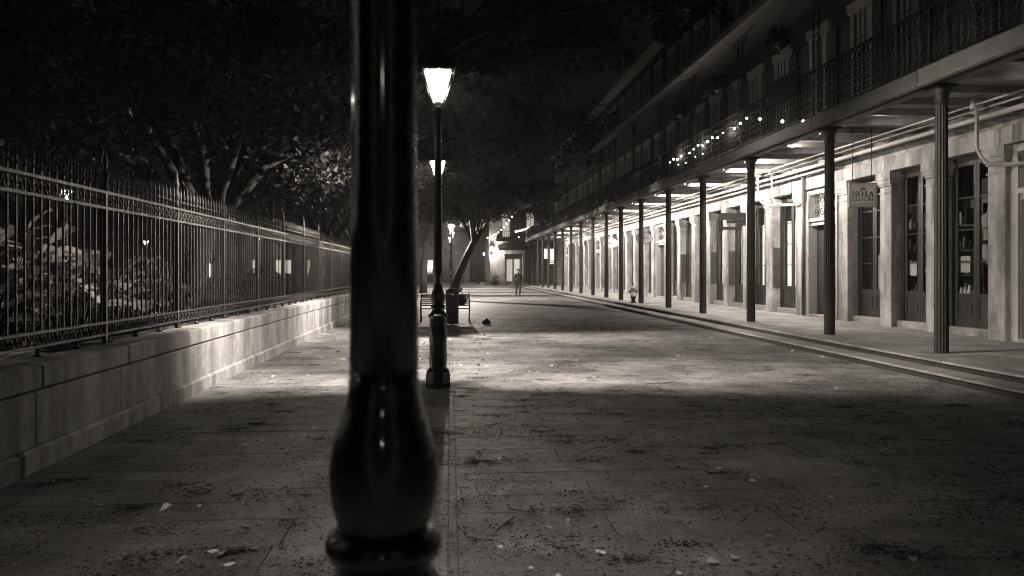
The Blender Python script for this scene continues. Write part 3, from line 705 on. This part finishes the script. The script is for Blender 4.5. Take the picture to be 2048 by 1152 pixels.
# string of bulbs along the gallery rail
st = empty('light_string', (XG, 19, 5.7)); tag(st, 'string of small glowing bulbs draped along the gallery railing', 'string lights', 'strings of bulbs')
SI = Matrix.Translation((-XG, -19, -5.7)); bm_ = MB().ball((0, 0, 0), .033, 8, 5).mesh('bulb', 'bulb_far')
pts = []
for k in range(17):
    t = k / 16; y = 26.4 - 7.0 * t; pts.append((XG - .02, y, 5.55 + .12 * t + .05 * math.sin(k * 2.1)))
pts += [(XG - .02, 18.55, 5.52), (XG - .02, 17.25, 5.2), (XG - .02, 16.2, 5.0)]
c = MB().tube(pts, .006, 4).build('cord', 'sign_dark', st); c.matrix_parent_inverse = SI
for i, p in enumerate(pts):
    if i % 9 in (4,): continue
    b = link('bulb', bm_, st, loc=(p[0] - .02, p[1], p[2] - .03), scale=(U(.7, 1.2),) * 3); b.matrix_parent_inverse = SI
for y, z in ((25.4, 5.3), (24.6, 5.25), (23.6, 5.3), (22.9, 5.28)):
    b = link('bulb', bm_, st, loc=(XG - .04, y, z), scale=(.6,) * 3); b.matrix_parent_inverse = SI
for y in (20.8, 23.2, 25.6): lamp_light('bulb_glow', st, (-.12, y - 19, -.1), 24, .1)
tag(MB().box(XG - .012, XG + .03, 16.5, 18.3, 5.72, 6.25).build('rail_panel', 'cloth_dark'), 'dark cloth panel hung on the gallery railing above the second column', 'banner')

# ================================================================== PLAZA FURNITURE
can = empty('litter_bin', (.07, 22.6, 0)); tag(can, 'black slatted litter bin standing behind the lit lamp post', 'litter bin')
MB().lathe([(.15, .02), (.165, .06), (.175, .9), (.16, .92)], 20).build('liner', 'plastic_dark', can)
for k in range(20):
    a = k * 2 * math.pi / 20; MB().box(.178, .19, -.02, .02, .04, .98).build('slat', 'iron', can, rot=(0, 0, a))
for z in (.06, .5, .96): MB().tube([(.196 * math.cos(t), .196 * math.sin(t), z) for t in [k * math.pi / 12 for k in range(25)]], .014, 5).build('hoop', 'iron', can)
MB().lathe([(.2, .99), (.2, 1.01), (.17, 1.05), (.1, 1.09), (.09, 1.1)], 20).build('lid', 'iron', can)
bag = empty('rubbish_bag', (.36, 22.75, 0))
def lump(name, c, r, m, parent, seed, sq=.8):
    rs = random.Random(seed); mb = MB().ball((0, 0, 0), 1., 14, 9)
    mb.v = [tuple(Vector(v) * (1 + rs.uniform(-.22, .2))) for v in mb.v]
    return mb.build(name, m, parent, loc=c, scale=(r, r, r * sq))
tag(bag, 'dark bag with a pale knotted top propped on the bench end beside the litter bin', 'bag')
lump('sack', (0, .3, .74), .14, 'plastic_dark', bag, 3, 1.25); lump('knot', (-.04, .28, 1.05), .06, 'cloth_pale', bag, 5, 1.4)
rag = empty('crumpled_cloth', (1.1, 22.8, 0)); lump('cloth_heap', (0, 0, .06), .13, 'cloth_dark', rag, 8, .55); lump('fold', (.02, 0, .12), .06, 'cloth_dark', rag, 9, .9)
tag(rag, 'small dark crumpled cloth lying on the paving right of the bin', 'cloth')
be = empty('park_bench', (-.15, 23.7, 0)); tag(be, 'iron park bench with slatted seat behind the litter bin', 'bench')
for k in range(7): MB().box(-.74, .74, -.26 + .07 * k, -.205 + .07 * k, .44 - .006 * k, .46 - .006 * k).build('seat_slat', 'iron', be)
for k in range(6): MB().box(-.74, .74, .25 + .018 * k, .265 + .018 * k, .5 + .065 * k, .55 + .065 * k).build('back_slat', 'iron', be)
for s in (-1, 1):
    x = s * .76
    e = MB().tube([(x, -.3, 0), (x, -.24, .2), (x, -.27, .42), (x, -.3, .64), (x + s * .03, -.1, .68), (x, .22, .64)], .02, 6)
    e.tube([(x, .36, 0), (x, .26, .25), (x, .24, .44), (x, .36, .9)], .02, 6).tube([(x, -.25, .42), (x, .24, .41)], .018, 6)
    e.tube([(x, -.24, .2), (x, 0, .28), (x, .26, .22)], .014, 5); e.build('bench_end', 'iron', be)

hy = empty('fire_hydrant', (8.02, 32.4, Z0)); tag(hy, 'pale fire hydrant with dark base beside a gallery column', 'fire hydrant')
MB().lathe([(.13, 0), (.13, .04), (.09, .06), (.085, .2), (.125, .22), (.125, .26), (.1, .27)], 14).build('base', 'cloth_dark', hy)
MB().lathe([(.1, .27), (.135, .3), (.135, .34), (.1, .36), (.095, .62), (.13, .64), (.13, .67), (.11, .69), (.08, .76), (.04, .79)], 16).build('barrel', 'hydrant_pale', hy)
MB().lathe([(.045, .785), (.05, .8), (.03, .84), (.02, .88)], 6).build('cap_nut', 'shutter', hy)
for a in (0, math.pi / 2, math.pi):
    MB().tube([(.08, 0, .5), (.15, 0, .5)], .045, 10).tube([(.15, 0, .5), (.18, 0, .5)], .058, 6).build('outlet', 'shutter', hy, rot=(0, 0, a))

# ================================================================== PERSON walking in the distance
pe = empty('person', (4.35, 47.8, 0), R(8)); tag(pe, 'person in dark jacket and trousers walking along the plaza near the steps', 'person')
def skin_mesh(name, pts, edges, m, parent, root=0, sub=2):
    me = bpy.data.meshes.new(name); me.from_pydata([p[:3] for p in pts], edges, []); me.materials.append(MATS[m])
    o = link(name, me, parent); sk = o.modifiers.new('skin', 'SKIN'); sk.use_smooth_shade = True
    for i, v in enumerate(me.skin_vertices[0].data):
        r = pts[i][3]; v.radius = r if isinstance(r, tuple) else (r, r); v.use_root = (i == root)
    s = o.modifiers.new('sub', 'SUBSURF'); s.levels = sub; s.render_levels = sub; return o
P = [(0, 0, .93, (.16, .12)), (0, 0, 1.15, (.15, .11)), (0, -.01, 1.33, (.18, .12)), (0, 0, 1.45, (.08, .07)), (0, -.02, 1.53, (.055, .055)), (0, -.03, 1.6, (.085, .095)), (0, -.03, 1.7, (.075, .085)),
     (.19, 0, 1.4, .065), (.24, .03, 1.15, .052), (.25, -.06, .93, .042), (.25, -.09, .84, .035),
     (-.19, 0, 1.4, .065), (-.25, -.02, 1.15, .052), (-.24, -.1, .93, .042), (-.23, -.14, .85, .035),
     (.1, 0, .85, .1), (.11, -.06, .48, .07), (.11, .05, .1, .048), (.12, -.08, .04, .045),
     (-.1, 0, .85, .1), (-.12, .02, .48, .07), (-.12, .12, .12, .048), (-.12, .02, .045, .045)]
E_ = [(0, 1), (1, 2), (2, 3), (3, 4), (4, 5), (5, 6), (2, 7), (7, 8), (8, 9), (9, 10), (2, 11), (11, 12), (12, 13), (13, 14), (0, 15), (15, 16), (16, 17), (17, 18), (0, 19), (19, 20), (20, 21), (21, 22)]
skin_mesh('body', P, E_, 'cloth_dark', pe)
MB().ball((0, -.045, 1.62), .092, 14, 9, 1.22).build('face', 'skin', pe)
MB().lathe([(.098, 1.63), (.105, 1.68), (.09, 1.74), (.04, 1.77)], 14, (0, -.02, 0)).build('hair', 'cloth_dark', pe)

# ================================================================== FALLEN LEAVES AND LITTER
random.seed(21)
lv = []
for k in range(4):
    m = MB(); L_ = 1.; vs = []; N = 6
    for q in range(N + 1):
        t = q / N; wd = .36 * math.sin(math.pi * min(1, t * 1.02 + .02)) ** .8 * (1 - .25 * t); zc = .18 * math.sin(t * 3 + k) * (1 if k % 2 else .5) + .1
        vs += [(t - .5, -wd, zc + .16 * wd * (k + 1)), (t - .5, 0, zc), (t - .5, wd, zc + .12 * wd * (3 - k))]
    fs = []
    for q in range(N):
        for s in (0, 1): fs.append((q * 3 + s, q * 3 + s + 1, q * 3 + 4 + s, q * 3 + 3 + s))
    m.add(vs, fs, True).tube([(.5, 0, .1), (.62, .02, .06), (.72, .05, .02)], .015, 3); lv.append(m.mesh('fallen_leaf', 'dry_leaf'))
NEAR = iter(('largest pale dry leaf on the paving left of the big post', 'curled pale leaf just below the largest one left of the post', 'small pale leaf just above the largest one left of the post', 'small leaf nearest the collar of the big post on its left',
    'pale leaf low on the paving right of the big post', 'lowest large pale leaf right of the lamp line, near the bottom edge', 'pale leaf on the paving at lower right of centre', 'pale leaf at the bottom edge right of centre'))
def leaf_at(x, y, s):
    o = link('fallen_leaf', random.choice(lv), None, loc=(x, y, .004), rot=(U(-.2, .2), U(-.2, .2), U(0, 6.28)), scale=(s, s, s * U(.5, 1.3)))
    tag(o, next(NEAR, 'dry pale leaf lying on the dark paving'), 'leaf', 'fallen leaves on the paving')
for x, y, s in ((-1.27, 4.32, .105), (-1.2, 4.2, .07), (-1.12, 4.42, .06), (-.98, 4.5, .05), (.85, 4.2, .08), (1.43, 3.98, .09), (1.9, 4.35, .07), (2.55, 3.95, .08), (-1.9, 5.2, .09), (-1.7, 5.25, .06), (3.1, 4.6, .08), (-.05 + .6, 5.1, .07)): leaf_at(x, y, s)
for k in range(235):
    y = 3.6 + 22 * rnd() ** 1.7; x = U(XW + .1, XS - .1)
    if rnd() < .35: x = random.gauss(-.3, 1.6)
    if not XW + .1 < x < XS - .05: continue
    leaf_at(x, y, U(.03, .08) if y < 12 else U(.06, .12))
lt = MB(); random.seed(33)
def twig(x, y, L_, a, r):
    pts = [(x, y, .004)]
    for q in range(3):
        a += U(-.5, .5); p = pts[-1]; pts.append((p[0] + L_ / 3 * math.cos(a), p[1] + L_ / 3 * math.sin(a), .004 + U(0, .008)))
    lt.tube(pts, r, 3)
cl = []
for k in range(430):
    y = 3.2 + 20 * rnd() ** 1.35; x = U(XW + .1, XS - .2); cl.append((x, y, U(.05, .3)))
for x, y, s in cl:
    for q in range(int(90 * rnd() ** 2.2) + 4):
        twig(x + random.gauss(0, s), y + random.gauss(0, s * .5), U(.012, .05), U(0, 6.3), U(.0008, .0026))
for k in range(3000): twig(U(XW + .1, XS - .1), 3 + 24 * rnd() ** 1.2, U(.012, .05), U(0, 6.3), U(.001, .003))
for k in range(45): twig(U(XW + .2, XS - .2), 3.4 + 10 * rnd(), U(.1, .35), random.gauss(0, .5), U(.002, .005))
for k in range(1100):
    cy = 3.2 + 22 * rnd() ** 1.25; cx_ = U(XW + .1, XS - .2); sp_ = U(.05, .4)
    for q in range(int(110 * rnd() ** 2.4) + 3):
        x, y = cx_ + random.gauss(0, sp_), cy + random.gauss(0, sp_ * .5); a = U(0, 6.3); s = U(.005, .018); c_, d_ = s * math.cos(a), s * math.sin(a); z = U(.003, .012)
        i0 = len(lt.v); lt.v += [(x - c_, y - d_, .003), (x + d_ * .5, y - c_ * .5, z), (x + c_, y + d_, .004), (x - d_ * .5, y + c_ * .5, z * .5)]; lt.f.append((i0, i0 + 1, i0 + 2, i0 + 3)); lt.sm.append(False)
tag(lt.build('leaf_litter', 'twig'), 'dark twigs and leaf crumbs scattered over the paving', 'litter', kind='stuff')

# ================================================================== TREES AND PLANTS
def leaf_quads(mb, c, r, n, s0, s1, rs, flat=.75):
    for _ in range(n):
        while True:
            p = Vector((rs.uniform(-1, 1), rs.uniform(-1, 1), rs.uniform(-1, 1)))
            if p.length < 1 and rs.random() < .25 + p.length: break
        p = Vector((c[0] + p.x * r, c[1] + p.y * r, c[2] + p.z * r * flat)); s = rs.uniform(s0, s1)
        a = Vector((rs.gauss(0, 1), rs.gauss(0, 1), rs.gauss(0, .7))).normalized(); b = a.cross(Vector((rs.gauss(0, 1), rs.gauss(0, 1), rs.gauss(0, 1)))).normalized()
        k = len(mb.v); mb.v += [tuple(p - a * s), tuple(p + b * s * .42), tuple(p + a * s), tuple(p - b * s * .42)]; mb.f.append((k, k + 1, k + 2, k + 3)); mb.sm.append(False)
def tree(name, x, y, h, lean, crown_r, crown_z, label, cat='tree', seed=1, leaves=9000, tr=.25, fork=.4, group=None, z=0., leaf_s=(.07, .14), clumps=34, off=(0, 0)):
    rs = random.Random(seed); t = empty(name, (x, y, z)); tag(t, label, cat, group)
    tk = MB(); top = Vector((lean[0] + off[0], lean[1] + off[1], h)); fk = Vector((lean[0] * fork, lean[1] * fork, h * fork))
    tk.tube([(0, 0, -.1), (lean[0] * fork * .2, lean[1] * fork * .2, h * fork * .35), (lean[0] * fork * .6, lean[1] * fork * .6, h * fork * .7), tuple(fk)], [tr * 1.25, tr, tr * .9, tr * .85], 12)
    ends = []
    for k in range(7):
        a = k * 2 * math.pi / 7 + rs.uniform(-.4, .4); rr = crown_r * rs.uniform(.45, .85)
        e = Vector((top.x + rr * math.cos(a), top.y + rr * math.sin(a), crown_z + rs.uniform(-.1, .5) * crown_r * .6))
        m1 = fk.lerp(e, .4) + Vector((rs.uniform(-.3, .3), rs.uniform(-.3, .3), rs.uniform(.1, .6)))
        tk.tube([tuple(fk - Vector((0, 0, .1))), tuple(m1), tuple(e)], [tr * .55, tr * .38, tr * .1], 7); ends += [e, m1.lerp(e, .5)]
        for q in range(3):
            e2 = e + Vector((rs.gauss(0, .35) * crown_r, rs.gauss(0, .35) * crown_r, rs.gauss(0, .2) * crown_r))
            tk.tube([tuple(m1.lerp(e, .6)), tuple(m1.lerp(e, .6).lerp(e2, .5) + Vector((0, 0, .2))), tuple(e2)], [tr * .22, tr * .15, tr * .04], 5); ends.append(e2)
    tk.build('trunk', 'bark', t)
    cm = MB()
    for k in range(clumps):
        e = ends[k % len(ends)]; c = e + Vector((rs.gauss(0, .22) * crown_r, rs.gauss(0, .22) * crown_r, rs.gauss(0, .14) * crown_r))
        leaf_quads(cm, c, crown_r * rs.uniform(.16, .34), leaves // clumps, leaf_s[0], leaf_s[1], rs)
    cm.build('crown', 'leaf', t); return t
G = 'trees in the garden behind the fence'
tree('garden_tree', -6.3, 18.6, 5.5, (.8, 1.0), 4.2, 5.6, 'large dark garden tree, nearest trunk rising behind the fence', seed=2, leaves=16000, tr=.3, group=G, z=.4, clumps=46)
tree('garden_tree', -5.6, 31, 5.2, (1.2, 0), 4.0, 5.4, 'second garden tree behind the fence, dim lit leaves low beside the blurred post', seed=5, leaves=16000, tr=.28, group=G, z=.4, clumps=46)
tree('garden_tree', -11, 14, 7, (.5, 0), 4.6, 10, 'tall dark garden tree at the left edge above the bush', seed=7, leaves=14000, tr=.32, group=G, z=.4)
tree('garden_tree', -18, 33, 7, (.5, 0), 5, 8, 'dark garden tree deep behind the fence near the lit garden lamp', seed=9, leaves=14000, tr=.32, group=G, z=.4)
tree('garden_tree', -6, 46, 6, (1, 0), 4.5, 6.5, 'far garden tree behind the lit lamp post', seed=12, leaves=12000, tr=.3, group=G, z=.4)
tree('garden_tree', -7, 60, 6, (1, 0), 4.8, 6.5, 'farthest garden tree overhanging the far end of the fence', seed=13, leaves=10000, tr=.3, group=G, z=.4)
for k, (x, y, lab) in enumerate(((-20, 20, 'dark mass of a garden tree at the far left'), (-22, 34, 'dark garden tree behind the lit garden lamp'), (-26, 95, 'dark round garden tree beyond the second fence post'),
        (-30, 60, 'dark garden tree far behind the kiosk'), (-18, 100, 'dark garden tree before the lit far windows'), (-10, 82, 'dark garden tree at the far corner of the garden'), (-36, 40, 'deep dark garden tree at the back left'), (-9, 38, 'dark garden tree between the nearer trunks'))):
    tree('garden_tree', x, y, 9.5, (.3, 0), 6.2, 11.5, lab, seed=40 + k, leaves=7000, tr=.35, group=G, z=.4, leaf_s=(.16, .3), clumps=44)
G = 'trees standing in the plaza'
tree('plaza_tree', .15, 42, 5.2, (1.9, .4), 2.9, 5.6, 'small leaning tree in the plaza behind the litter bin', seed=21, leaves=13000, tr=.22, fork=.62, group=G, leaf_s=(.07, .13))
tree('plaza_tree', -2.0, 56, 7, (.5, 0), 4.6, 8.2, 'tall plaza tree reaching across to the far galleries', seed=22, leaves=15000, tr=.25, fork=.7, group=G, off=(4.4, 0))
tree('plaza_tree', -2.9, 33, 10, (.3, 0), 4.2, 11.5, 'high-crowned plaza tree whose dark leaves hang above the street lamp', seed=23, leaves=15000, tr=.25, fork=.8, group=G, clumps=40, off=(4.2, 0))
tree('plaza_tree', -3.2, 40, 9, (.3, 0), 4.0, 9.3, 'plaza tree whose dark crown fills the gap between the lamp and the upper gallery', seed=26, leaves=16000, tr=.22, fork=.85, group=G, off=(6.8, 0), clumps=44)
tree('plaza_tree', -3.4, 74, 8, (.6, 0), 4.4, 8.6, 'far plaza tree in front of the corner building', seed=24, leaves=10000, tr=.25, fork=.8, group=G, off=(5, 0))
tree('plaza_tree', -2.4, 28, 10.5, (.3, .6), 3.6, 10.8, 'plaza tree with a high crown leaning towards the upper gallery', seed=25, leaves=14000, tr=.2, fork=.85, group=G, off=(7.2, 0))

def hanging_plant(x, y, z, label, seed, n=900, r=.45):
    rs = random.Random(seed); t = empty('hanging_fern', (x, y, z)); tag(t, label, 'plant', 'plants hanging in the upper gallery')
    MB().lathe([(.05, -.2), (.16, -.12), (.18, .05), (.17, .05)], 12).build('basket', 'lace', t)
    MB().tube([(0, 0, .05), (0, 0, .7)], .008, 4).build('chain', 'lace', t)
    m = MB()
    for k in range(60):
        a = rs.uniform(0, 6.28); L_ = rs.uniform(.6, 1.2) * r; dz = rs.uniform(.05, .35)
        for q in range(n // 60):
            u = q / (n / 60); c = Vector((math.cos(a) * L_ * u, math.sin(a) * L_ * u, .05 + dz * math.sin(u * 3.1) - .5 * u * u * r * 1.6)); leaf_quads(m, c, .03, 1, .03, .06, rs)
    m.build('fronds', 'leaf', t)
hanging_plant(XG + .2, 17.9, 7.3, 'hanging fern in the upper gallery above the dark rail panel', 3)
hanging_plant(XG + .2, 22.1, 7.2, 'hanging fern in the upper gallery left of the lace post', 4)
hanging_plant(XG + .2, 26.0, 7.2, 'hanging fern in the upper gallery above the string of bulbs', 5)

def broad_plant(x, y, h, label, seed, n=46, spread=1., m='broad_leaf'):
    rs = random.Random(seed); t = empty('broad_leaf_bush', (x, y, .5)); tag(t, label, 'bush', 'bushes behind the fence')
    stm = MB(); lm = []
    for k in range(n):
        a = rs.uniform(0, 6.28); rr = spread * math.sqrt(rs.random()); bx, by = rr * math.cos(a), rr * math.sin(a); zt = h * (1 - .45 * (rr / spread) ** 2) * rs.uniform(.45, 1)
        stm.tube([(bx * .3, by * .3, 0), (bx * .7, by * .7, zt * .6), (bx, by, zt)], [.02, .014, .006], 4)
        L_ = rs.uniform(.35, .7); wd = L_ * rs.uniform(.16, .26); d = Vector((math.cos(a + rs.gauss(0, .8)), math.sin(a + rs.gauss(0, .8)), rs.uniform(.2, 1.2))).normalized(); sd = d.cross(Vector((rs.gauss(0, .4), rs.gauss(0, .4), 1))).normalized()
        mb = MB(); p = Vector((bx, by, zt)); vs = []
        for q in range(6):
            u = q / 5; c = p + d * L_ * u - Vector((0, 0, .3 * L_ * u * u)); ww = wd * math.sin(math.pi * (u * .93 + .05)) ** .75
            vs += [c - sd * ww + Vector((0, 0, ww * .3)), c, c + sd * ww + Vector((0, 0, ww * .3))]
        mb.add(vs, [(q * 3 + s, q * 3 + s + 1, q * 3 + 4 + s, q * 3 + 3 + s) for q in range(5) for s in (0, 1)], True); mb.build('leaf', m, t)
    stm.build('stems', 'bark', t); return t
broad_plant(-5.9, 8.6, 1.75, 'broad-leaved bush behind the fence at the left edge', 1, 60, 1.0)
broad_plant(-6.1, 10.2, 2.0, 'tallest broad-leaved bush behind the fence, its pale leaves catching light', 2, 90, 1.2)
broad_plant(-5.6, 11.6, 1.5, 'broad-leaved bush behind the fence sloping down towards the second post', 3, 80, 1.1)
broad_plant(-5.3, 13.0, 1.05, 'low broad-leaved bush behind the fence right of the tall one', 4, 60, .9)
broad_plant(-7.6, 9.8, 1.9, 'broad-leaved bush deeper in the garden behind the tall bush', 5, 60, 1.1)
def hedge(x, y, sx, sy, h, label, seed, name='hedge'):
    rs = random.Random(seed); t = empty(name, (x, y, .5 if x < XW else 0)); tag(t, label, 'hedge', 'hedges and mounds of leaves'); m = MB()
    for k in range(int(40 * sx * sy / 4) + 10):
        c = Vector((rs.uniform(-sx, sx), rs.uniform(-sy, sy), 0)); hh = h * max(.25, 1 - (c.x / sx) ** 2 * .6 - (c.y / sy) ** 2 * .3); c.z = hh * rs.uniform(.2, .85); leaf_quads(m, c, .35 * h, 90, .04, .09, rs)
    m.build('foliage', 'leaf', t)
    s = MB()
    for k in range(6): a = rs.uniform(0, 6.3); s.tube([(rs.uniform(-sx, sx) * .6, rs.uniform(-sy, sy) * .6, 0), (rs.uniform(-sx, sx) * .6, rs.uniform(-sy, sy) * .6, h * .7)], .02, 4)
    s.build('stems', 'bark', t)
hedge(-5.4, 17.5, .9, 3, .9, 'low dark hedge behind the fence under the nearest garden tree', 31)
hedge(-6.2, 25, 1., 4, 1.2, 'dark hedge farther along behind the fence', 32)
hedge(-1.2, 92, 2.6, 2.5, 2.3, 'rounded pale-lit shrub mound at the far end of the plaza', 33)
hedge(3.3, 90, .5, .8, 2.4, 'dark upright shrub leaning beside the far corner building', 34)
hedge(5.1, 84.2, .45, .5, 1.4, 'dark potted shrub by the far lit doorway', 35)

# ================================================================== FAR BUILDINGS
cb = empty('corner_building', (9, 86, 0)); tag(cb, 'far corner building with a lit doorway, balcony and strings of bulbs', 'building')
CI = Matrix.Translation((-9, -86, 0))
def cbp(name, mb, m, parent=None):
    o = mb.build(name, m, parent or cb)
    if parent is None: o.matrix_parent_inverse = CI
    return o
cbp('wall', MB().box(4.6, 22, 86, 100, 0, 11), 'far_wall')
cbp('plinth', MB().box(4.5, 22, 85.85, 85.998, 0, .5), 'granite_step')
cbp('awning', MB().prism([(85.99, 4.6), (83.6, 4.1), (83.6, 3.95), (85.99, 4.35)], 'x', 5.4, 9.6), 'shutter')
dd = cbp('doorway', MB().box(6.0, 6.25, 85.6, 85.99, 0, 3.6).box(8.3, 8.55, 85.6, 85.99, 0, 3.6).box(6.0, 8.55, 85.5, 85.99, 3.6, 4.0), 'facade_stone')
for x in (6.5, 7.35): cbp('lit_door', MB().box(x, x + .62, 85.9, 85.97, .4, 3.0), 'lit_dim', dd)
cbp('balcony', MB().box(5.2, 22, 84.4, 85.99, 5.0, 5.2), 'fascia')
rl = MB().box(5.2, 14, 84.4, 84.45, 6.15, 6.2)
for k in range(40): rl.tube([(5.25 + k * .22, 84.42, 5.2), (5.25 + k * .22, 84.42, 6.16)], .02, 3)
cbp('railing', rl, 'lace')
for x in (6.4, 9.2, 11.2):
    wn = cbp('window', MB().box(x - .6, x + .6, 85.9, 85.99, 5.4, 8.6), 'upper_pale'); cbp('pane', MB().box(x - .4, x + .4, 85.86, 85.899, 5.6, 8.3), 'lit_dim' if x < 11 else 'shutter', wn)
cbp('downpipe', MB().tube([(4.5, 85.9, 0), (4.5, 85.9, 11)], .07, 8), 'pipe')
wl = empty('wall_lantern', (4.75, 85.4, 4.2)); tag(wl, 'bright wall lantern on the edge of the far corner building', 'lamp')
MB().tube([(0, .6, .1), (0, .1, .3), (0, 0, .2)], .03, 5).build('bracket', 'iron', wl); MB().lathe([(.08, -.3), (.2, .1), (.16, .14), (.03, .3)], 8).build('lantern', 'bulb_far', wl); lamp_light('lantern_light', wl, (0, -.35, -.1), 700, .1)
def bulbs(x0, y0, z0, x1, y1, z1, n, sag, label, sc_=1.6):
    s = empty('light_string', (x0, y0, z0)); tag(s, label, 'string lights', 'strings of bulbs'); pp = []
    for k in range(n): t = k / (n - 1); pp.append(((x1 - x0) * t, (y1 - y0) * t, (z1 - z0) * t - sag * math.sin(math.pi * t)))
    MB().tube(pp, .012, 3).build('cord', 'sign_dark', s)
    for p in pp: link('bulb', bm_, s, loc=p, scale=(sc_ * U(.8, 1.2),) * 3)
bulbs(4.0, 80, 5.2, 6.9, 80, 7.9, 11, .5, 'rising string of bulbs slung across the far street', 2.2)
bulbs(6.9, 78.5, 5.8, 9.2, 78.5, 6.6, 12, .1, 'string of bulbs along the far gallery edge', 2.4)
bulbs(7.3, 79.5, 5.25, 9.8, 79.5, 5.3, 4, .05, 'short lower string of bulbs under the far gallery edge', 1.8)
fb = empty('far_row_building', (-40, 122, 0)); tag(fb, 'distant row building across the garden with a line of lit windows', 'building'); FBI = Matrix.Translation((40, -122, 0))
def fbp(name, mb, m):
    o = mb.build(name, m, fb); o.matrix_parent_inverse = FBI; return o
fbp('wall', MB().box(-80, 3.2, 122, 134, 0, 9.5), 'far_wall'); fbp('roof', MB().prism([(122, 9.5), (128, 12.5), (134, 9.5)], 'x', -80, 3.2), 'roofing')
for k in range(36):
    x = -60 + k * 1.72; li = k in (17, 19, 20, 22, 23, 25, 28, 33)
    fbp('window', MB().box(x - .45, x + .45, 121.9, 121.99, 1.3, 3.4), 'lit_pane' if li else 'shutter'); fbp('upper_window', MB().box(x - .4, x + .4, 121.9, 121.99, 5.6, 7.6), 'shutter')
ck = empty('ticket_kiosk', (-27.6, 88, .5)); tag(ck, 'small lit kiosk window deep in the garden behind the bright pickets', 'kiosk')
MB().box(-1.2, 1.2, 0, 1.6, 0, 2.4).build('body', 'far_wall', ck); MB().prism([(-1.5, 2.4), (1.5, 2.4), (0, 3.1)], 'y', -.3, 1.9).build('roof', 'roofing', ck)
for x in (-.55, .1): MB().box(x, x + .45, -.03, -.002, .5, 2.0).build('window', 'lit_pane', ck)

# ================================================================== AIR ADDED FOR LAMP BLOOM
hz = bpy.data.materials.new('bloom_air'); hz.use_nodes = True; n = hz.node_tree.nodes; n.clear()
pv = n.new('ShaderNodeVolumePrincipled'); pv.inputs['Density'].default_value = .0005; pv.inputs['Color'].default_value = (.95, .95, .95, 1); pv.inputs['Anisotropy'].default_value = 0.
ou = n.new('ShaderNodeOutputMaterial'); hz.node_tree.links.new(pv.outputs[0], ou.inputs['Volume']); MATS['bloom_air'] = hz
tag(MB().box(-170, 170, -40, 420, -1.2, 24).build('bloom_haze', 'bloom_air'), kind='stuff')  # thin volume added to imitate lens bloom round the lamps
